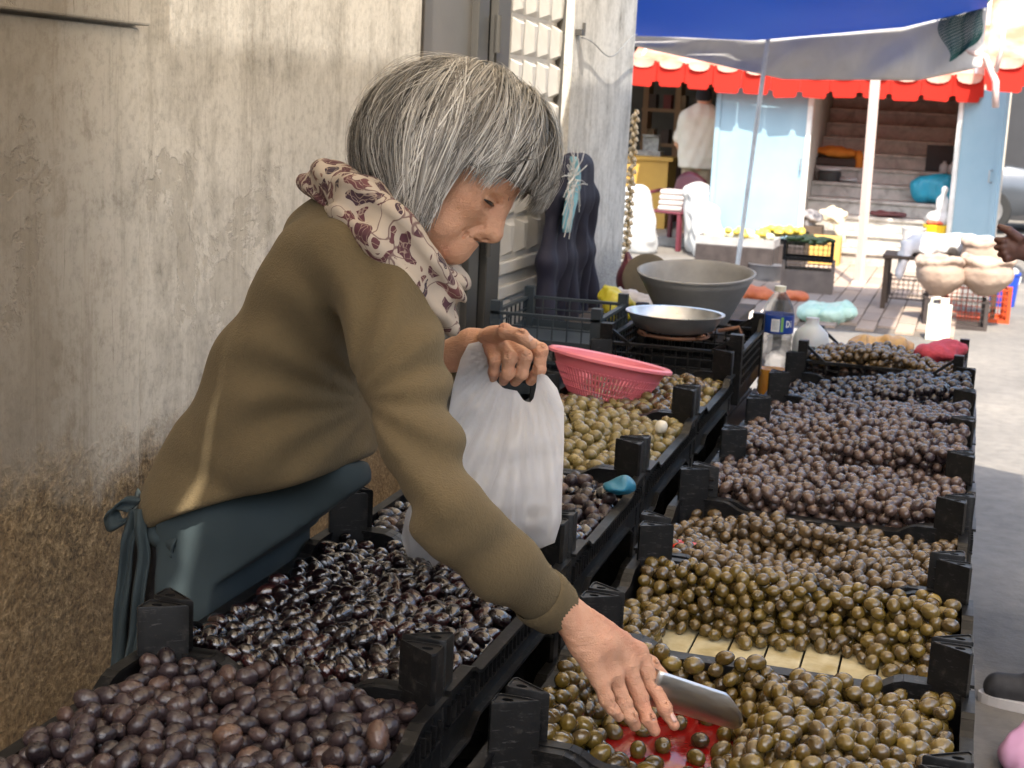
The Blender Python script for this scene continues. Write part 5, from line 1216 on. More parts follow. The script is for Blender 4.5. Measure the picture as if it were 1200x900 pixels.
# red awning with scalloped valance
m_red_a = NT('red_awning_cloth'); m_red_a.color((.58, .022, .008)); m_red_a.set(Roughness=.8); m_red_a.translucent((.75, .04, .010), .45); m_red_a = m_red_a.m
m_aw = NT('faded_awning_top'); m_aw.color(m_aw.ramp(m_aw.noise(m_aw.coord(), 2.5, 4), [(.4, (.66, .22, .13)), (.6, (.70, .46, .36))])); m_aw.set(Roughness=.85); m_aw.translucent((.7, .3, .2), .35); m_aw = m_aw.m
def awning(p0, p1, yv, zf, zb, label, sag=.0, tilt=0):
    xa, xb = atY(p0, 120, yv)[0], atY(p1, 120, yv)[0]; org = np.array([(xa+xb)/2, yv, 0]); t = empty('awning', org, 0, label, 'awning', 'red market awnings')
    zz = lambda u: zf+tilt*(u-.5)-sag*math.sin(u*math.pi)
    b = MB().at(org); b.grid(lambda u, v: (xa+(xb-xa)*u, yv+(1.25)*v, zz(u)+(zb-zf)*v-.05*math.sin(v*3.14)), 30, 8); b.build('roof_cloth', m_aw, t, smooth=True, thick=.004)
    n = max(int((xb-xa)/.30), 3); w = (xb-xa)/n
    rga = np.random.default_rng(int(p0))
    for k in range(n):                                  # notched red strips, pale scallops lying over them
        u = (k+.5)/n; x = xa+w*(k+.5); z0 = zz(u)+.012; L = .27+rga.normal(0, .012); hw = w*.495; nt = w*(.40+rga.normal(0, .02)); tz = tilt/n/2
        pl = [(-hw, 0-tz), (hw, 0+tz), (hw, -L*.78), (nt, -L*.80), (nt*.97, -L*.94), (nt*.8, -L), (-nt*.8, -L+rga.normal(0, .006)), (-nt*.97, -L*.94), (-nt, -L*.80), (-hw, -L*.78)]
        b = MB(); b.prism(pl, -.0015, .0015, 'y'); o = b.build('valance_strip', m_red_a, t); o.location = (x-org[0], -.012, z0); o.rotation_euler = (rga.normal(-.02, .05), 0, rga.normal(0, .06))
        ww = w*(.80+rga.normal(0, .04)); L2 = .085+rga.normal(0, .012); pl = [(-ww/2, 0), (ww/2, 0)]+[(ww/2*c_, -L2*.45-L2*.55*math.sqrt(max(0, 1-c_**2))) for c_ in (1, .85, .5, 0, -.5, -.85, -1)]
        b = MB(); b.prism(pl, -.0015, .0015, 'y'); o = b.build('pale_scallop', m_aw, t); o.location = (x-org[0], -.034, z0+.015); o.rotation_euler = (rga.normal(-.06, .06), 0, rga.normal(0, .05))
    for x in (xa+.1, xb-.1): b = MB().at(org); b.tube([(x, yv+.05, zz(0)-.02), (x, YF+.02, zb)], .015, 6); b.build('arm', m_wp, t)
    return t
awning(735, 1152, 15.98, 2.06, 2.72, 'long red awning with faded top and scalloped edge over the shop and stairs', .03, -.02)
awning(1150, 1300, 14.6, 2.16, 2.85, 'second red awning with a pale roof beyond the tied tarpaulin corner', .0, .0)
# blue tarpaulin with grey curtain
t = NT('blue_tarp'); t.color((.015, .12, .38)); t.set(Roughness=.5); t.translucent((.014, .145, .42), .6); m_bt = t.m
t = NT('grey_tarp'); n = t.noise(t.coord('Object', (1, 1, .6)), 3, 4, .6, 1); t.color(t.ramp(n, [(.3, (.52, .50, .49)), (.7, (.64, .62, .60))])); t.set(Roughness=.55); t.bump(n, .4, .05); t.translucent((.55, .52, .5), .25); m_gt = t.m
YT = 12.4; xa, xb = atY(700, 60, YT)[0], atY(1152, 60, YT)[0]; TO = np.array([xa, YT, 0])
tp = empty('tarpaulin', TO, 0, 'blue tarpaulin roof with grey hanging curtain on thin poles', 'tarpaulin')
topz = lambda u: np.interp(u, [0, .1, .44, .8, 1], [atY(750, 42, YT)[2], atY(752, 42, YT)[2], atY(900, 47, YT)[2], atY(1060, 32, YT)[2], atY(1150, 8, YT)[2]])
botz = lambda u: np.interp(u, [0, .1, .5, .85, 1], [atY(750, 52, YT)[2], atY(752, 54, YT)[2], atY(930, 93, YT)[2], atY(1080, 94, YT)[2], atY(1150, 78, YT)[2]])
b = MB().at(TO); b.grid(lambda u, v: (xa+(xb-xa)*u, YT-3.0*v, topz(u)+.12*v+.05*math.sin(v*6+u*4)*math.sin(u*7)*v-.10*math.sin(v*3.14)), 26, 20); b.build('roof_sheet', m_bt, tp, smooth=True, thick=.003)
b = MB().at(TO); b.grid(lambda u, v: (xa+(xb-xa)*u, YT+.012+.10*v+.045*math.sin(u*19+v*3)*v+.03*math.sin(u*41+v*6)*v+.05*math.sin(u*9-v*4)*v, topz(u)*(1-v)+botz(u)*v), 90, 16); b.build('curtain', m_gt, tp, smooth=True, thick=.003)
def tpole(p_top, p_bot, y, r, m, label=None):
    A = atY(p_top[0], p_top[1], y); B = atY(p_bot[0], p_bot[1], y); d = (B-A)/(B-A)[2]; G_ = A-d*A[2]
    return A, G_
A, G_ = tpole((900, 46), (865, 305), YT-.03, .02, None); b = MB().at(TO); b.tube([G_, A+(A-G_)*.005], .019, 10); autosmooth(b.build('pole', m_wp, tp))
A, G_ = tpole((1026, 90), (1006, 335), 14.25, .03, None); b = MB(); b.tube([(0, 0, 0), A-G_+np.array([0, 0, .12])], .045, 4); b.box((0, 0, .03), (.13, .13, .06)); thing1('awning_post', b, pm('pinkish_wood', (.56, .43, .37), (.5, .38, .33), 5, .7), G_, 'pale pinkish square post standing before the marble stairs', 'post', None, False)
cxr = atY(1138, 40, YT-.1); gn = pm('green_netting', (.012, .07, .06), (.02, .10, .09), 30, .8, .8, 90)
b = MB().at(cxr); b.grid(lambda u, v: cxr+np.array([(u-.5)*.46*(1-.6*v)-.06+.03*math.sin(v*9), .05*math.sin(u*9+v*5), .36-.50*v+.16*(u-.5)]), 22, 26); o = thing1('green_net', b, gn, cxr, 'dark green netting tied at the tarpaulin corner', 'net')
m = o.modifiers.new('w', 'WIREFRAME'); m.thickness = .010
b = MB(); b.tube([(-.2, 0, .02), (-.02, .05, -.03), (.08, -.02, -.22), (.10, 0, -.42)], .028, 8); b.tube([(.09, 0, .28), (.1, -.02, .05), (.07, 0, -.15)], .02, 7)
thing1('knotted_cloth', b, pm('knot_cloth', (.7, .55, .5), (.62, .42, .38), 8, .8), atY(1158, 62, YT+.1), 'knotted pale rag at the tarpaulin corner', 'rag')
# shop interior
IO = lambda px, y: np.array([atY(px, 230, y)[0], y, .1])
m_shw = pm('shelf_wood', (.42, .25, .13), (.34, .2, .1), 5, .7, .2)
p = IO(785, 19.6); sh = empty('shelf_rack', p, 0, 'brown wooden shelf rack inside the shop', 'shelf')
for x in (-.38, .05, .42): b = MB(); b.box((x, 0, 1.1), (.07, .3, 2.2)); b.build('upright', m_shw, sh)
for z in (.5, 1.0, 1.45, 1.9): b = MB(); b.box((0, .0, z), (.85, .32, .045)); b.build('board', m_shw, sh)
for k in range(12): b = MB(); b.box((0, 0, .09), (.1, .2, .18)); o = b.build('boxed_goods', pm('goods_%d' % (k % 3), [(.25, .05, .04), (.3, .2, .1), (.12, .08, .06)][k % 3]), None); o.location = (float(p[0])-.3+.2*(k % 4), float(p[1])-.02, .1+[.5, 1.0, 1.45][k//4]+.0225); tag(o, ['dark red', 'tan', 'dark brown'][k % 3]+' box of goods on the '+['low', 'middle', 'upper'][k//4]+' board of the shop shelf', 'box', 'goods on the shop shelf')
p = IO(757, 18.4); b = MB(); b.box((0, 0, .42), (.62, .5, .84)); b.box((0, 0, .86), (.74, .58, .05)); thing1('shop_counter', b, pm('yellow_cabinet', (.58, .36, .07), (.5, .3, .06), 3, .6), p, 'yellow wooden counter behind the house corner', 'counter', None, False, bevel=.005)
b = MB(); b.box((0, 0, .03), (.3, .24, .06)); b.box((0, .04, .14), (.2, .12, .18)); b.lathe([(0, .23), (.11, .235), (.12, .26), (0, .26)], n=16); thing1('shop_scale', b, pm('scale_grey', (.45, .47, .45), (.2, .2, .2), 20, .4), p+[.02, 0, .885], 'grey shop scale on the yellow counter', 'scale', None, False)
# maroon plastic chair with folded sacks
p = IO(793, 16.75); p[2] = 0.0; ch_ = empty('plastic_chair', p, rad(-25), 'maroon plastic armchair with folded sacks on it', 'chair'); m_mar2 = pm('maroon_plastic', (.13, .025, .035), (.10, .02, .03), 4, .4)
b = MB(); b.box((0, 0, .42), (.46, .44, .03)); b.build('seat', m_mar2, ch_, bevel=.012)
b = MB(); b.grid(lambda u, v: ((u-.5)*.46*(1-.25*max(0, v-.6)), .22+.06*v-.05*math.cos((u-.5)*3), .43+.45*v-.10*(2*u-1)**2*v), 14, 8); b.build('backrest', m_mar2, ch_, smooth=True, thick=.015)
for sx in (-1, 1):
    for sy in (-1, 1): b = MB(); b.bar((sx*.2, sy*.19, .42), (sx*.25, sy*.25, 0), .05, .04); b.build('leg', m_mar2, ch_)
    b = MB(); b.tube([(sx*.25, -.2, .42), (sx*.27, -.2, .62), (sx*.27, .05, .65), (sx*.24, .24, .63)], .022, 6); b.build('armrest', m_mar2, ch_)
for k in range(4): b = MB(); b.box((0, 0, .03), (.36, .34, .058)); o = thing1('folded_sack', b, pm('sack_cloth_grey', (.5, .45, .42), (.42, .37, .35), 8, .9, .3), (p[0]+.005*k, p[1], .436+.06*k), 'folded pale sack lying on the maroon chair', 'sack', 'folded sacks on the maroon chair', False, bevel=.022)
m_ws = pm('white_sack', (.48, .48, .47), (.40, .40, .39), 6, .8, .3, 40)
for (px, y, w, h_, lb_) in ((828, 16.0, .19, .55, 'tall full white sack leaning at the blue door'), (745, 16.0, .22, .66, 'pale full sack standing by the house corner'), (820, 16.45, .20, .72, 'white bundle piled against the blue door behind the tall sack')):
    a = atY(px, 250, y); blob('white_sack', [('c', (a[0]+.05, y, .12), (a[0]-.02, y, h_-.1), w, w*.85), ('e', (w*.85, w*.6, .09), (a[0]-.05, y, h_-.06)), ('e', (w*.7, w*.5, .12), (a[0]+.06, y-.03, h_*.45))], m_ws, .018, ((14, .015), (30, .008)), lb_, 'sack', 'white sacks before the shop', floor=.0, k=.06)
# shopkeeper
a = atY(824, 200, 17.45); b0 = np.array([a[0]-.05, 17.45, .1]); sp_ = empty('person', b0, 0, 'shopkeeper in a cream shirt seen from behind under the red awning', 'person')
def fig(S, o, arm=1): pass
S = SDF(b0+[-.4, -.3, .0], b0+[.4, .3, 1.85], .02)
S.ell(b0+[0, 0, 1.62], (.085, .1, .12), None, .02); S.cone(b0+[0, 0, 1.35], b0+[0, 0, 1.55], .06, .055, .03)
for s_ in (-1, 1):
    S.cone(b0+[s_*.1, 0, .85], b0+[s_*.11, 0, .1], .09, .05, .03); S.ell(b0+[s_*.11, .06, .045], (.045, .13, .045), None, .02)
    S.cone(b0+[s_*.2, 0, 1.36], b0+[s_*.28, .05, 1.08], .06, .045, .03); S.cone(b0+[s_*.28, .05, 1.08], b0+[s_*.25, .22, .95], .045, .033, .02); S.ell(b0+[s_*.24, .27, .93], (.04, .055, .03), None, .02)
S.cone(b0+[0, 0, .9], b0+[0, 0, 1.32], .15, .16, .06); V, Q = S.mesh(); obj('body', mesh_np(V-b0, Q), MSK, sp_)
S = SDF(b0+[-.42, -.3, .7], b0+[.42, .3, 1.55], .018)
for s_ in (-.07, .07): S.cone(b0+[s_, 0, .86], b0+[s_*1.4, 0, 1.34], .185, .18, .05)
S.cone(b0+[0, 0, .86], b0+[0, 0, 1.40], .19, .17, .05)
for s_ in (-1, 1): S.cone(b0+[s_*.19, 0, 1.37], b0+[s_*.265, .04, 1.14], .085, .075, .03)
S.field(lambda P, d: d+vnoise(P, 25, 3)*.008); S.cut(b0+[0, 0, .80], (0, 0, -1)); V, Q = S.mesh(); obj('shirt', mesh_np(V-b0, Q), m_cloth('cream_shirt', (.62, .57, .46), (.55, .5, .4)), sp_)
S = SDF(b0+[-.3, -.25, 0], b0+[.3, .3, .95], .02)
for s_ in (-1, 1): S.cone(b0+[s_*.09, 0, .85], b0+[s_*.11, 0, .08], .12, .08, .03)
S.cut(b0+[0, 0, .07], (0, 0, -1)); V, Q = S.mesh(); obj('trousers', mesh_np(V-b0, Q), m_cloth('khaki', (.3, .23, .15), (.25, .19, .12)), sp_)
S = SDF(b0+[-.15, -.15, 1.5], b0+[.15, .15, 1.8], .015); S.ell(b0+[0, -.015, 1.65], (.095, .1, .11), None, .01); S.cut(b0+[0, .05, 1.63], (0, .8, -1)); V, Q = S.mesh(); obj('hair', mesh_np(V-b0, Q), MDK, sp_)
# ---- things on the stairs
m_or = pm('orange_cloth', (.62, .22, .02), (.5, .16, .015), 8, .8, .4, 20)
p = on_step(975, 5); blob('orange_cloth', [('e', (.25, .12, .07), p+[0, 0, .16]), ('e', (.06, .08, .14), p+[.26, -.05, .06])], m_or, .014, ((20, .014), (45, .006)), 'orange cloth draped over a dark tray on the stairs', 'cloth')
b = MB(); b.box((0, 0, .05), (.46, .24, .09)); thing1('dark_tray', b, pm('dark_wood_tray', (.05, .025, .015)), p, 'dark wooden tray under the orange cloth', 'tray', None, False, bevel=.01)
p = on_step(968, 4); b = MB(); b.lathe([(0, 0), (.12, 0), (.135, .02), (.135, .1), (.14, .11), (0, .115)], n=24); thing1('cooking_pot', b, pm('dark_pot', (.05, .05, .05), rough=.4), p, 'dark cooking pot with pale lid on the stairs', 'pot', auto=40)
blob('pale_cloth', [('e', (.15, .12, .03), p+[0, 0, .135]), ('e', (.12, .1, .03), p+[.22, 0, .03])], m_ws, .012, ((25, .008),), 'pale cloth lying over the cooking pot', 'cloth')
p = on_step(1095, 3, .16); m_bb = pm('turquoise_film', (.02, .28, .42), (.03, .36, .52), 7, .35, .3, 25, Subsurface_Weight=.1)
blob('blue_bag', [('e', (.26, .15, .17), p+[.05, 0, .17]), ('e', (.14, .13, .15), p+[-.16, -.02, .15])], m_bb, .014, ((16, .016), (34, .007)), 'big full turquoise plastic bag on the stairs', 'bag', floor=float(p[2]))
for px, h in ((1101, .10), (1111, .11)): p = on_step(px, 5, .05); b = MB(); b.lathe([(0, 0), (.05, 0), (.055, .05), (.045, .09), (.02, .11), (.02, .13), (0, .13)], n=16); thing1('white_jar', b, m_ws, p, 'small white jar above the turquoise bag', 'jar', 'white jars on the stairs', auto=45)
b = MB(); b.box((0, 0, .15), (.5, .05, .3)); b.box((0, -.03, .15), (.42, .01, .22)); thing1('picture_board', b, pm('dark_frame_wood', (.03, .02, .018)), on_step(1105, 5, .2), 'dark wooden frame standing behind the white jars', 'frame', None, False)
p = on_step(1040, 2); blob('maroon_rag', [('e', (.2, .1, .035), p+[0, 0, .03])], pm('maroon_rag', (.14, .045, .045), (.1, .035, .035)), .012, ((25, .012),), 'flat maroon rag lying on the stairs', 'rag', floor=float(p[2]))
p = on_step(956, 0, .0)+[0, -.1, 0]; m_cb = pm('yellow_cardboard', (.62, .38, .10), (.55, .33, .08), 5, .8)
b = MB(); b.box((0, 0, .16), (.32, .25, .32)); b.box((0, -.128, .20), (.05, .004, .03)); thing1('cardboard_box', b, m_cb, (atY(972, 250, 16.2)[0], 16.1, .0), 'yellow cardboard box at the foot of the stairs', 'box', None, False, bevel=.004)
xb_ = atY(955, 250, 16.15)[0]
b = MB(); b.box((0, 0, .2), (.34, .3, .4)); thing1('cloth_crate', b, m_wood, (xb_-.1, 16.45, .0), 'wooden crate carrying the pile of clothes', 'crate', None, False, bevel=.004)
blob('clothes_pile', [('e', (.14, .12, .1), (xb_-.14, 16.42, .47)), ('e', (.1, .1, .08), (xb_-.05, 16.4, .5))], pm('grey_dark_clothes', (.05, .05, .06), (.42, .4, .4), 9, .9, .4), .012, ((24, .02),), 'pile of grey and dark clothes by the blue door', 'clothes')
blob('cream_cloth', [('e', (.16, .1, .09), (xb_+.16, 16.55, .52)), ('c', (xb_+.22, 16.5, .5), (xb_+.26, 16.45, .28), .06, .05)], pm('cream_cloth', (.58, .5, .36), (.5, .42, .3), 20, .9, .3), .012, ((40, .014),), 'ruffled cream cloth beside the clothes pile', 'cloth')
m_yb = pm('yellow_bucket', (.72, .50, .01), (.68, .46, .01), 3, .4)
def bucket(px, y, z, r, h, m, label, name='bucket', lid=None):
    a = atY(px, 250, y); b = MB(); b.lathe([(0, 0), (r*.82, 0), (r, h-.02), (r*1.05, h-.02), (r*1.05, h), (r*.95, h), (r*.8, .02), (0, .02)], n=28); t = empty(name, (a[0], y, z), 0, label, 'bucket'); autosmooth(b.build('shell', m, t), 40)
    b = MB(); b.tube([(r*1.04*math.cos(x), -.01-r*.25*math.sin(x), h-.03-.5*h*math.sin(x)) for x in np.linspace(0, math.pi, 13)], .005, 5, False); b.build('handle', m_wp, t); return np.array([a[0], y, z])
p = bucket(1098, 16.2, .17*1.5, .125, .26, m_yb, 'bright yellow bucket at the foot of the stairs'); 
p2 = bucket(1073, 16.1, .17*1.4, .12, .24, m_ws, 'white bucket beside the yellow bucket')
b = MB(); b.box((0, 0, .12), (.7, .35, .24)); thing1('stone_block', b, m_mar, ((p[0]+p2[0])/2, 16.18, 0), 'stone block under the yellow and white buckets', 'block', None, False, bevel=.006)
blob('white_bag', [('e', (.14, .1, .08), p+[.02, 0, .32]), ('c', p+[.03, 0, .36], p+[.06, 0, .62], .07, .035)], m_ws, .012, ((26, .014),), 'white plastic bag with pointed top on the yellow bucket', 'bag')
blob('red_wrapper', [('e', (.09, .05, .03), p+[-.01, -.09, .285])], pm('red_film', (.6, .1, .04)), .01, ((40, .01),), 'red wrapper on the rim of the yellow bucket', 'wrapper')
# ---- sacks and crates at the right
GP = lambda px, py: atZ(px, py, 0)
m_oc = pm('orange_plastic', (.55, .08, .015), (.48, .06, .012), 6, .45, .1); m_bc = pm('brown_black_plastic', (.035, .025, .022), (.06, .045, .04), 12, .6, .2)
g0 = GP(1140, 378); PO = lattice_crate(.52, .36, .27, .30, m_oc, 12, 8, 4, .03, False, .03)
place_crate(PO, (g0[0]+.0, g0[1]+.25, 0), rad(6), 'orange-red lattice crate under the open sacks', 'street crates', 'crate', 'lattice_crate')
PD = lattice_crate(.48, .30, .22, .235, m_bc, 10, 6, 3, .03, False, .03)
g1 = GP(1117, 380); place_crate(PD, (g1[0], g1[1]-.14, 0), rad(5), 'dark brown lattice crate before the orange-red one', 'street crates', 'crate', 'lattice_crate')
m_jute = NT('pale_sackcloth'); v = m_jute.coord(); n = m_jute.noise(v, 7, 4); m_jute.color(m_jute.ramp(n, [(.3, (.33, .235, .18)), (.7, (.41, .31, .24))])); m_jute.set(Roughness=.95); m_jute.bump(m_jute.noise(v, 90, 3), .4, .01); m_jute = m_jute.m
def sack(px, py, y, r, h, label, zb, sq=.8):
    a = atY(px, py, y); zt = a[2]; o_ = np.array([a[0], y, zt-h]); t = empty('open_sack', o_, 0, label, 'sack', 'open sacks on the street crates'); rs = np.random.default_rng(int(px))
    S = SDF(o_-[r*1.4, r*1.4, .03], o_+[r*1.4, r*1.4, h+.07], .009)
    S.cone(o_+[0, 0, r*.55], o_+[0, 0, h-r*.5], r*.62, r*.92, .05); S.ell(o_+[rs.normal(0, .01), 0, h*.55], (r*1.04, r*.9, h*.42), None, .05)
    S.ell(o_+[0, 0, h+.02], (r*.80, r*.72, .075), None, .02, 's')
    for k in range(18):
        a0, a1 = 2*math.pi*k/18, 2*math.pi*(k+1)/18; f = lambda an_: o_+[math.cos(an_)*r*.93, math.sin(an_)*r*.82, h-.012+.018*math.sin(an_*2+px)+.010*math.sin(an_*5)]
        S.cone(f(a0), f(a1), .026+.005*math.sin(a0*3+px), .026+.005*math.sin(a1*3+px), .012)
    S.field(lambda P, d: d+vnoise(P, 22, int(px) % 7)*.004+vnoise(P, 60, 5)*.0015); S.cut(o_, (0, 0, -1)); V, Q = S.mesh(); obj('cloth', mesh_np(smoothv(V, Q, 1)-o_, Q), m_jute, t)
    b = MB(); b.lathe([(r*.80, h-.05), (r*.5, h-.035), (0, h-.03)], n=24, sy=.88); b.build('filling', pm('sack_grain', (.42, .33, .22), (.3, .22, .14), 90, .8, .8, 120), t, smooth=True)
sack(1103, 304, 12.1, .185, .285, 'open pale sack on the crates, with a dark seam, left of its twin', .2)
sack(1158, 304, 12.15, .20, .285, 'open pale sack on the crates, wider and next to the blue bucket', .2)
sack(1152, 282, 12.65, .17, .40, 'rolled-down pale sack standing behind the two open sacks', .2)
b = MB(); b.box((0, 0, .56), (.95, .5, .03))
for x in (-.44, .44):
    for y in (-.2, .2): b.box((x, y, .28), (.04, .04, .55))
a = atY(1105, 300, 12.85); tb_ = empty('street_table', (a[0], 12.85, 0), 0, 'low dark table behind the open sacks', 'table')
b = MB(); b.box((0, 0, .46), (.95, .5, .03)); b.build('top', m_wood, tb_, bevel=.004)
for x in (-.44, .44):
    for y in (-.2, .2): b = MB(); b.box((x, y, .2225), (.04, .04, .445)); b.build('leg', m_wood, tb_)
blob('grey_plastic_bags', [('e', (.2, .14, .11), (a[0]-.12, 12.8, .56)), ('e', (.12, .12, .1), (a[0]+.14, 12.85, .56)), ('c', (a[0]-.3, 12.72, .56), (a[0]-.34, 12.58, .32), .06, .03)], pm('grey_film', (.5, .47, .45), (.62, .6, .58), 8, .4, .3), .012, ((22, .02), (48, .008)), 'heap of grey plastic bags on the low street table', 'bags')
blob('white_cloth', [('e', (.32, .14, .03), (a[0]+.1, 13.02, .63))], m_ws, .014, ((20, .015),), 'white cloth lying over the grey plastic bags', 'cloth')
PX2 = lattice_crate(.36, .3, .2, .22, m_bc, 8, 6, 3, .03, False, .03); g2 = GP(1066, 338); place_crate(PX2, (g2[0]+.02, g2[1]-1.0, .0), 0, 'small dark crate beside the street table leg', 'street crates', 'crate', 'lattice_crate')
g3 = GP(1185, 359); bucket(1186, float(g3[1]), 0, .13, .30, pm('blue_bucket', (.01, .06, .42), (.012, .05, .36), 3, .4), 'deep blue bucket of white stuff next to the sacks')
blob('white_lumps', [('e', (.11, .1, .05), (atY(1186, 250, g3[1])[0], g3[1], .30))], m_ws, .012, ((50, .02),), 'white lumps heaped in the deep blue bucket', 'lumps')
g4 = GP(1098, 398); b = MB(); b.box((0, 0, .13), (.17, .12, .26)); b.box((.03, 0, .285), (.06, .07, .05)); b.tube([(-.07, 0, .25), (-.06, 0, .30), (.0, 0, .31)], .012, 6); thing1('jerrycan', b, pm('cream_plastic', (.68, .68, .58), (.62, .62, .5), 4, .4), g4, 'cream plastic jerrycan on the ground before the crates', 'jerrycan', None, False, bevel=.02)
# ---- vegetables in the middle distance
m_cu = pm('cucumber_skin', (.035, .06, .018), (.06, .10, .03), 20, .4); m_ye = pm('yellow_veg', (.55, .42, .05), (.48, .36, .06), 12, .45); m_wv = pm('pale_veg', (.62, .58, .42), (.55, .5, .3), 12, .5)
g5 = GP(942, 346); PV1 = lattice_crate(.46, .36, .28, .30, pm('grey_brown_plastic', (.20, .16, .13), (.15, .12, .1), 10, .7, .2), 10, 8, 1, .22, False, .03)
place_crate(PV1, (g5[0], g5[1]+.2, 0), rad(4), 'worn grey-brown crate carrying the cucumber crate', 'street crates', 'crate', 'lattice_crate')
PV2 = lattice_crate(.44, .34, .16, .18, MPL, 10, 7, 2, .03, False, .03)
place_crate(PV2, (g5[0]-.01, g5[1]+.2, .30), rad(4), 'black crate of cucumbers on the worn crate', 'street crates', 'crate', 'lattice_crate')
def veg(n, cx, cy, z, sx, sy, r, L, m, name, label, cat, group, seed):
    rgv = np.random.default_rng(seed); b = MB(); b.lathe([(0, -L), (r*.6, -L*.9), (r, -L*.5), (r*1.05, 0), (r, L*.5), (r*.6, L*.9), (0, L)], n=10); me = b.mesh(True); me.materials.append(m)
    for k in range(n):
        o = obj(name, me, None, None, (cx+rgv.uniform(-sx, sx), cy+rgv.uniform(-sy, sy), z+rgv.uniform(0, .04))); o.rotation_euler = (rad(90)+rgv.normal(0, .25), 0, rgv.uniform(0, 3.1)); tag(o, label, cat, group)
veg(26, g5[0]-.01, g5[1]+.2, .455, .17, .12, .022, .085, m_cu, 'cucumber', 'dark green cucumber in the black crate on the worn crate', 'cucumber', 'cucumbers', 4)
g6 = GP(905, 330)
b = MB(); b.box((0, 0, .15), (.62, .4, .30)); thing1('vegetable_stand', b, m_bc, (g6[0]-.12, g6[1]+.9, .0), 'low dark stand under the yellow vegetables', 'stand', None, False, bevel=.01)
PV3 = lattice_crate(.5, .34, .1, .12, MPL, 10, 7, 1, .03, False, .03); place_crate(PV3, (g6[0]-.05, g6[1]+.9, .30), 0, 'black crate of yellow vegetables behind the cucumbers', 'street crates', 'crate', 'lattice_crate')
veg(30, g6[0]-.05, g6[1]+.9, .40, .2, .13, .035, .05, m_ye, 'yellow_pepper', 'yellow pepper in the black crate behind the cucumbers', 'pepper', 'yellow peppers', 5)
g7 = GP(850, 332); b = MB(); b.box((0, 0, .16), (.75, .45, .32)); thing1('vegetable_stand', b, m_bc, (g7[0], g7[1]+.6, .0), 'low dark stand under the pale vegetables by the thin pole', 'stand', None, False, bevel=.01)
b = MB(); b.box((0, 0, .01), (.74, .44, .02))
for x, y, w, d in ((0, -.22, .74, .012), (0, .22, .74, .012), (-.37, 0, .012, .44), (.37, 0, .012, .44)): b.box((x, y, .04), (w, d, .08))
thing1('wooden_tray', b, pm('grey_tray', (.4, .38, .36)), (g7[0], g7[1]+.6, .32), 'grey tray of pale vegetables beside the thin pole', 'tray', None, False)
veg(40, g7[0], g7[1]+.6, .38, .3, .17, .035, .05, m_wv, 'pale_pepper', 'pale yellow-white pepper on the grey tray', 'pepper', 'pale peppers', 6)
veg(14, g7[0]+.1, g7[1]+.5, .42, .2, .12, .03, .04, m_ye, 'small_yellow_pepper', 'small yellow pepper on the grey tray', 'pepper', 'small yellow peppers', 9)
b = MB(); ap_ = g6+np.array([-.05, -.1, 0]); b.lathe([(0, 0), (.14, 0), (.17, .16), (.18, .17), (0, .16)], n=20, sy=.8); thing1('plastic_tub', b, pm('grey_tub', (.12, .12, .13), rough=.5), ap_, 'dark grey plastic tub before the pale vegetables', 'tub', auto=40)
gx = GP(885, 352); 
blob('orange_bag', [('e', (.16, .12, .07), (gx[0], gx[1], .06)), ('e', (.14, .1, .05), (gx[0]+.3, gx[1]+.1, .05))], pm('orange_net', (.72, .2, .07), (.62, .14, .05), 14, .6, .4, 40), .01, ((24, .014), (55, .006)), 'orange net bags lying on the paving beside the worn crate', 'bags', floor=0)
gx = GP(962, 378); blob('green_bag', [('e', (.2, .14, .09), (gx[0], gx[1], .07)), ('e', (.12, .1, .07), (gx[0]+.16, gx[1]+.05, .1))], pm('mint_film', (.40, .62, .50), (.5, .68, .58), 8, .35, .3), .01, ((22, .016), (50, .007)), 'mint green plastic bag lying on the paving', 'bag', floor=0)
gx = GP(993, 375); blob('pink_ball', [('e', (.05, .05, .045), (gx[0], gx[1], .04))], pm('pink_film', (.75, .2, .28)), .008, ((40, .006),), 'small pink bundle on the paving', 'bundle', floor=0)
gx = GP(878, 392); b = MB(); b.box((0, 0, .01), (.6, .6, .02)); thing1('ground_cloth', b, pm('grey_groundcloth', (.4, .37, .34)), (gx[0], gx[1]+.1, 0), 'grey cloth spread on the ground under the garlic', 'cloth', None, False, bevel=.005)
gb = MB(); gb.lathe([(0, -.028), (.026, -.02), (.036, 0), (.024, .022), (.006, .045), (0, .06)], n=10); gme = gb.mesh(True); gme.materials.append(pm('white_garlic', (.68, .62, .54), (.6, .53, .46), 40, .6, .3))
for k in range(70):
    rr_ = .27*math.sqrt(random.random()); an_ = random.uniform(0, 6.28); o = obj('garlic_bulb', gme, None, None, (gx[0]+rr_*math.cos(an_), gx[1]+.1+rr_*math.sin(an_), .045+max(0, .10-rr_*.38)+random.uniform(-.01, .02))); o.rotation_euler = (random.uniform(-1, 1), random.uniform(-1, 1), 0); tag(o, 'white garlic bulb in the heap on the grey ground cloth', 'garlic', 'garlic heap behind the tub')
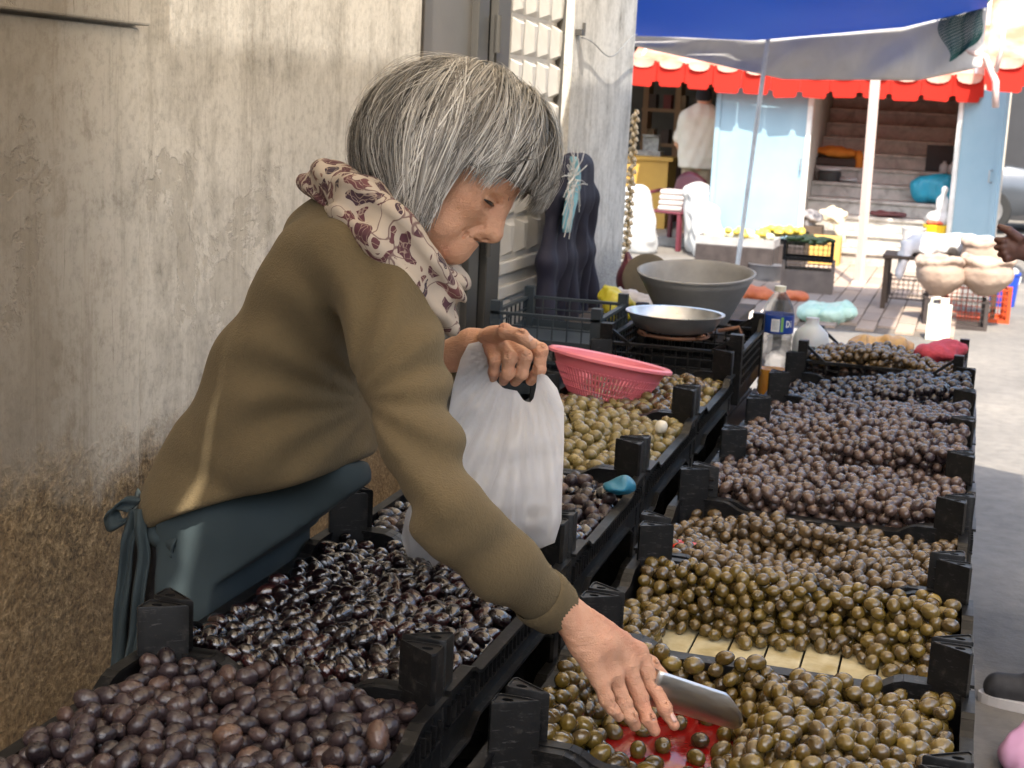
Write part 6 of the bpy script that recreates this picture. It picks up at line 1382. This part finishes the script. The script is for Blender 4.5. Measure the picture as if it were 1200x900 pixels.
# ---- parked cars and the dark building beyond
m_gl = pm('car_glass', (.02, .025, .03), rough=.08); m_ty = pm('tyre', (.02, .02, .02), rough=.8); m_rim = pm('rim', (.55, .55, .56), metallic=.8, rough=.35)
def car(px, y, rz, m, label, shift=0):
    a = atY(px, 230, y); t = empty('parked_car', (a[0], y, 0), rz, label, 'car', 'cars parked beyond the stairs')
    sec = [(-2.15, .45, .78, .62), (-2.1, .32, .92, .74), (-1.6, .26, .98, .84), (-.9, .24, .98, .86), (.6, .24, .96, .86), (1.4, .26, .88, .84), (2.0, .32, .74, .72), (2.12, .42, .62, .6)]
    b = MB()
    for x, z0, z1, w in sec: b.V += [(x, -w+.08, z0), (x, -w, z0+.12), (x, -w, z1-.15), (x, -w+.1, z1), (x, w-.1, z1), (x, w, z1-.15), (x, w, z0+.12), (x, w-.08, z0)]
    for i in range(len(sec)-1): b.F += [(i*8+k, i*8+(k+1) % 8, i*8+8+(k+1) % 8, i*8+8+k) for k in range(8)]
    b.F += [tuple(range(8))[::-1], tuple(len(sec)*8-8+k for k in range(8))]; autosmooth(b.build('body', m, t), 35)
    b = MB(); pr = [(-1.55, .96, .76), (-.95, 1.42, .60), (.15, 1.44, .60), (.95, .95, .76)]
    for x, z, w in pr: b.V += [(x, -w, .94), (x, -w if z < 1 else -w, z), (x, w, z), (x, w, .94)]
    for i in range(3): b.F += [(i*4+k, i*4+(k+1) % 4, i*4+4+(k+1) % 4, i*4+4+k) for k in range(4)]
    b.F += [(0, 1, 2, 3), (12, 13, 14, 15)]; b.build('windows', m_gl, t)
    b = MB(); b.box((-.4, 0, 1.445), (1.15, 1.2, .03)); b.build('roof', m, t, bevel=.01)
    for x in (-1.35, 1.35):
        for s_ in (-1, 1):
            b = MB(); Rx = np.array(Matrix.Rotation(rad(90), 3, 'X')); b.lathe([(.20, -.1), (.31, -.1), (.33, -.05), (.33, .05), (.31, .1), (.20, .1)], (x, s_*.76, .33), 28, R=Rx, closed=True); w_ = autosmooth(b.build('wheel', m_ty, t), 40)
            b = MB(); b.lathe([(0, -.09), (.19, -.095), (.205, -.1), (.205, .1), (.19, .095), (0, .09)], (x, s_*.76, .33), 24, R=Rx); autosmooth(b.build('rim', m_rim, w_), 40)
    for s_ in (-1, 1): b = MB(); b.box((-2.12, s_*.6, .76), (.1, .26, .15)); b.build('tail_light', pm('tail_red', (.5, .02, .02), rough=.2), t, bevel=.02); b = MB(); b.box((2.05, s_*.52, .62), (.1, .28, .12)); b.build('headlight', m_rim, t, bevel=.02)
    b = MB(); b.box((-2.16, 0, .5), (.06, 1.4, .18)); b.build('bumper', m, t, bevel=.03)
car(1048, 23.6, rad(183), pm('silver_car_paint', (.10, .11, .125), (.09, .10, .115), 2, .25, metallic=.5), 'silver grey saloon car with red tail light beyond the blue door leaf')
car(1352, 24.5, rad(178), pm('violet_car_paint', (.10, .08, .30), (.09, .07, .27), 2, .25, metallic=.3), 'violet car parked beside the silver grey saloon')
b = MB(); b.box((0, 0, 2.6), (16, 3, 5.2)); thing1('far_building', b, pm('dark_grey_facade', (.035, .035, .038), (.028, .028, .03), 2, .8), (atY(1300, 200, 27)[0]+4, 28, 0), 'dark grey building far behind the parked cars', 'building', None, False)
# ================================================================== CUSTOMER AT THE RIGHT EDGE
ys_ = 4.2; sg = atZ(1170, 806, 0); CO = np.array([sg[0]+.125, ys_+.02, 0]); cus = empty('person', CO, 0, 'customer in dark trousers and dark shoes half out of view, holding out a hand', 'person')
hx = lambda px, py, y: atY(px, py, y)
S = SDF(CO+[-.45, -.42, 0], CO+[.5, .45, 1.85], .012)
S.ell(CO+[.12, 0, 1.63], (.1, .085, .12), None, .02); S.cone(CO+[.12, 0, 1.38], CO+[.12, 0, 1.55], .06, .055, .03); S.ell(CO+[.02, 0, 1.61], (.02, .015, .03), None, .015)
S.cone(CO+[.12, 0, .92], CO+[.12, 0, 1.34], .15, .16, .06)
for s_ in (-1, 1): S.cone(CO+[.1, s_*.1, .9], CO+[.06 if s_ < 0 else .2, s_*.1, .1], .085, .05, .03); S.cone(CO+[.12, s_*.2, 1.37], CO+[.10, s_*.24, 1.10], .055, .042, .03)
V, Q = S.mesh(); bv = [V]; bq = [Q]
wr_ = hx(1206, 292, 4.02); 
S = SDF(*bounds([CO+[.1, -.24, 1.1], wr_, hx(1160, 285, 4.0)], .06), .0035)
S.cone(CO+[.10, -.24, 1.10], wr_, .042, .03, .01)
S.cone(wr_, hx(1188, 288, 4.0), .03, .034, .012, 'u', (cb, .6))
for k, (px, py) in enumerate(((1168, 281), (1168, 290), (1172, 298), (1178, 304))): S.cone(hx(1186, 282+k*6.5, 4.0), hx((1186+px)/2-2, (284+k*6+py)/2, 3.985), .0105, .0098, .005); S.cone(hx((1186+px)/2-2, (284+k*6+py)/2, 3.985), hx(px, py, 3.99), .0098, .008, .003)
S.cone(hx(1194, 280, 3.99), hx(1182, 270, 3.98), .014, .011, .008); S.cone(hx(1182, 270, 3.98), hx(1172, 266, 3.98), .011, .0085, .003)
V, Q = S.mesh(); bq.append(Q+len(bv[0])); bv.append(V)
t = NT('dark_skin'); v = t.pos(); t.color(t.ramp(t.noise(v, 40, 4), [(.3, (.075, .03, .022)), (.7, (.11, .045, .032))])); t.set(Roughness=.45); t.bump(t.noise(v, 150, 3), .3, .002)
obj('body', mesh_np(np.concatenate(bv)-CO, np.concatenate(bq)), t.m, cus)
S = SDF(CO+[-.3, -.35, .02], CO+[.45, .35, 1.05], .012)
for s_ in (-1, 1): S.cone(CO+[.11, s_*.09, .92], CO+[.06 if s_ < 0 else .2, s_*.1, .10], .125, .078, .03)
S.field(lambda P, d: d+vnoise(P, 22, 6)*.006); S.cut(CO+[0, 0, .07], (0, 0, -1)); V, Q = S.mesh(); obj('trousers', mesh_np(V-CO, Q), m_cloth('navy_denim', (.012, .014, .024), (.02, .022, .034)), cus)
S = SDF(CO+[-.3, -.4, .85], CO+[.5, .4, 1.55], .014); S.cone(CO+[.12, -.07, .95], CO+[.12, -.07, 1.33], .155, .15, .05); S.cone(CO+[.12, .07, .95], CO+[.12, .07, 1.33], .155, .15, .05)
for s_ in (-1, 1): S.cone(CO+[.12, s_*.2, 1.37], CO+[.11, s_*.24, 1.14], .075, .065, .03)
S.field(lambda P, d: d+vnoise(P, 22, 8)*.006); S.cut(CO+[0, 0, .88], (0, 0, -1)); V, Q = S.mesh(); obj('jacket', mesh_np(V-CO, Q), m_cloth('black_jacket', (.014, .014, .018), (.02, .02, .024)), cus)
for s_ in (-1, 1):
    c0 = np.array([CO[0]+(.0 if s_ < 0 else .16), CO[1]+s_*.1, 0]); S = SDF(c0+[-.22, -.09, .0], c0+[.2, .09, .2], .006)
    S.cone(c0+[.1, 0, .05], c0+[-.13, 0, .045], .05, .042, .03, 'u', ((0, 1, 0), .9)); S.cone(c0+[.08, 0, .1], c0+[.07, 0, .15], .055, .055, .03); S.cone(c0+[-.02, 0, .08], c0+[.06, 0, .11], .04, .05, .03); S.cut(c0+[0, 0, .022], (0, 0, -1)); V, Q = S.mesh(); sh_ = obj('shoe', mesh_np(V-CO, Q), pm('dark_shoe', (.02, .02, .022), (.035, .035, .038), 30, .7, .3), cus)
    b = MB().at(CO); pl = [(c0[0]+.166*math.cos(a)-.017, c0[1]+.057*math.sin(a)) for a in np.linspace(0, 2*math.pi, 28)[:-1]]; b.prism(pl, .0, .026); b.build('sole', pm('pale_sole', (.55, .53, .52), rough=.7), sh_)
S = SDF(CO+[-.05, -.15, 1.5], CO+[.3, .15, 1.8], .012); S.ell(CO+[.135, 0, 1.66], (.11, .095, .115), None, .01); S.cut(CO+[.08, 0, 1.64], (-1, 0, -.5)); V, Q = S.mesh(); obj('hair', mesh_np(V-CO, Q), MDK, cus)
gx = atZ(1200, 915, 0); m_pk = pm('pink_cloth_bag', (.62, .34, .50), (.55, .28, .45), 8, .8, .4, 40)
blob('pink_bag', [('e', (.13, .09, .07), (gx[0]+.06, gx[1]+.06, .04)), ('c', (gx[0]-.02, gx[1]+.07, .08), (gx[0]+.03, gx[1]+.08, .20), .016, .014), ('c', (gx[0]+.03, gx[1]+.08, .20), (gx[0]+.09, gx[1]+.08, .19), .014, .014), ('c', (gx[0]+.09, gx[1]+.08, .19), (gx[0]+.13, gx[1]+.07, .08), .014, .016)], m_pk, .006, ((28, .008), (60, .003)), 'pink cloth bag with an arched handle on the ground by the shoe', 'bag', floor=.0)

# ================================================================== PINK BASKET AND SCRAPS
bc = atY(708, 421, 3.70); m_pnk = pm('pink_plastic', (.78, .22, .27), (.74, .19, .24), 4, .38, Subsurface_Weight=.08)
Rr, Hh = .155, .105; bk = empty('pink_basket', (bc[0], bc[1], bc[2]-Hh), 0, 'round pink plastic sieve basket standing on the olives', 'basket'); bk.rotation_euler = (rad(-8), rad(7), 0)
prof_r = lambda z: np.interp(z, [0, .02, .07, .105], [.088, .105, .138, .152])
b = MB(); b.lathe([(.135, .066), (.150, .102), (.160, .105), (.162, .099), (.166, .099), (.166, .106), (.160, .110), (.147, .106), (.132, .070)], n=64, closed=True); autosmooth(b.build('rim', m_pnk, bk), 40)
b = MB()
for k in range(84):
    a = 2*math.pi*k/84; b.bar(*[(prof_r(z)*math.cos(a), prof_r(z)*math.sin(a), z) for z in (.004, .036)], .0042, .003); b.bar(*[(prof_r(z)*math.cos(a), prof_r(z)*math.sin(a), z) for z in (.036, .072)], .0052, .003)
for z in (.020, .036, .053): b.tube([(prof_r(z)*math.cos(a), prof_r(z)*math.sin(a), z) for a in np.linspace(0, 2*math.pi, 65)], .0021, 5, False)
o = b.build('lattice_wall', m_pnk, bk); o['kind'] = 'stuff'
b = MB(); b.lathe([(0, .003), (.08, .002), (.091, .004), (.091, .007), (0, .006)], n=40); b.build('bottom', m_pnk, bk)
p = atZ(724, 570, .875); blob('plastic_scrap', [('e', (.026, .03, .008), p), ('e', (.010, .014, .016), p+[.012, .01, .004])], pm('blue_scrap', (.015, .13, .22), (.02, .17, .26), 10, .35), .003, ((90, .003),), 'scrap of blue plastic wedged on the crate rim under the bag', 'plastic scrap')
p = atZ(775, 500, UZ+.105); blob('garlic_clove', [('e', (.014, .018, .014), p)], pm('white_clove', (.72, .68, .58)), .002, ((120, .002),), 'white garlic clove lying on the pale green olives', 'garlic')
p = atZ(197, 803, UZ+.085); b = MB(); b.tube([(.022*math.cos(a), .022*math.sin(a), .004*math.sin(a)) for a in np.linspace(.2, 3.2, 12)], [.0015]+[.006]*10+[.0015], 8, flat=.7); thing1('orange_peel', b, pm('orange_peel', (.5, .12, .03), (.42, .09, .03), 30, .4), p, 'curl of orange peel on the dull purple-black olives', 'peel')
p = atZ(800, 640, FZ+.085); blob('red_pepper', [('e', (.024, .03, .010), p), ('e', (.012, .02, .008), p+[.02, -.02, 0])], pm('red_pepper_skin', (.5, .03, .02), (.4, .02, .015), 10, .25), .003, ((80, .003),), 'scrap of red pepper in the crate of brown olives', 'pepper')

# ================================================================== HOUSES ACROSS THE STREET AND BEHIND (out of view, they bound the light)
def plain_house(x0, x1, y0, y1, h, m, label, face):
    org = np.array([(x0+x1)/2, (y0+y1)/2, 0]); t = empty('street_house', org, 0, label, 'house')
    b = MB().at(org); b.box((org[0], org[1], h/2), (x1-x0, y1-y0, h)); b.build('wall', m, t)
    b = MB().at(org); b.box((org[0], org[1], h+.1), (x1-x0+.4, y1-y0+.4, .2)); b.build('roof', MATS['roof_concrete'], t)
    for fl in range(int(h//2.8)):
        for k in range(4):
            f = (k+.5)/4; z = 1.7+2.8*fl
            if face == 'x': c, d = (x0-.01, y0+(y1-y0)*f, z), (.06, 1.0, 1.3)
            else: c, d = (x0+(x1-x0)*f, y1+.01, z), (1.0, .06, 1.3)
            b = MB().at(org); b.box(c, d); b.build('window', m_gl, t)
plain_house(5.2, 11, -6, 9.5, 3.6, pm('ochre_facade', (.36, .29, .2), (.3, .24, .17), 2, .9), 'ochre house across the street from the stall', 'x')
plain_house(-7, 4.6, -15, -8.5, 3.6, pm('brown_facade', (.26, .21, .17), (.22, .18, .14), 2, .9), 'brown house closing the street behind the stall', 'y')
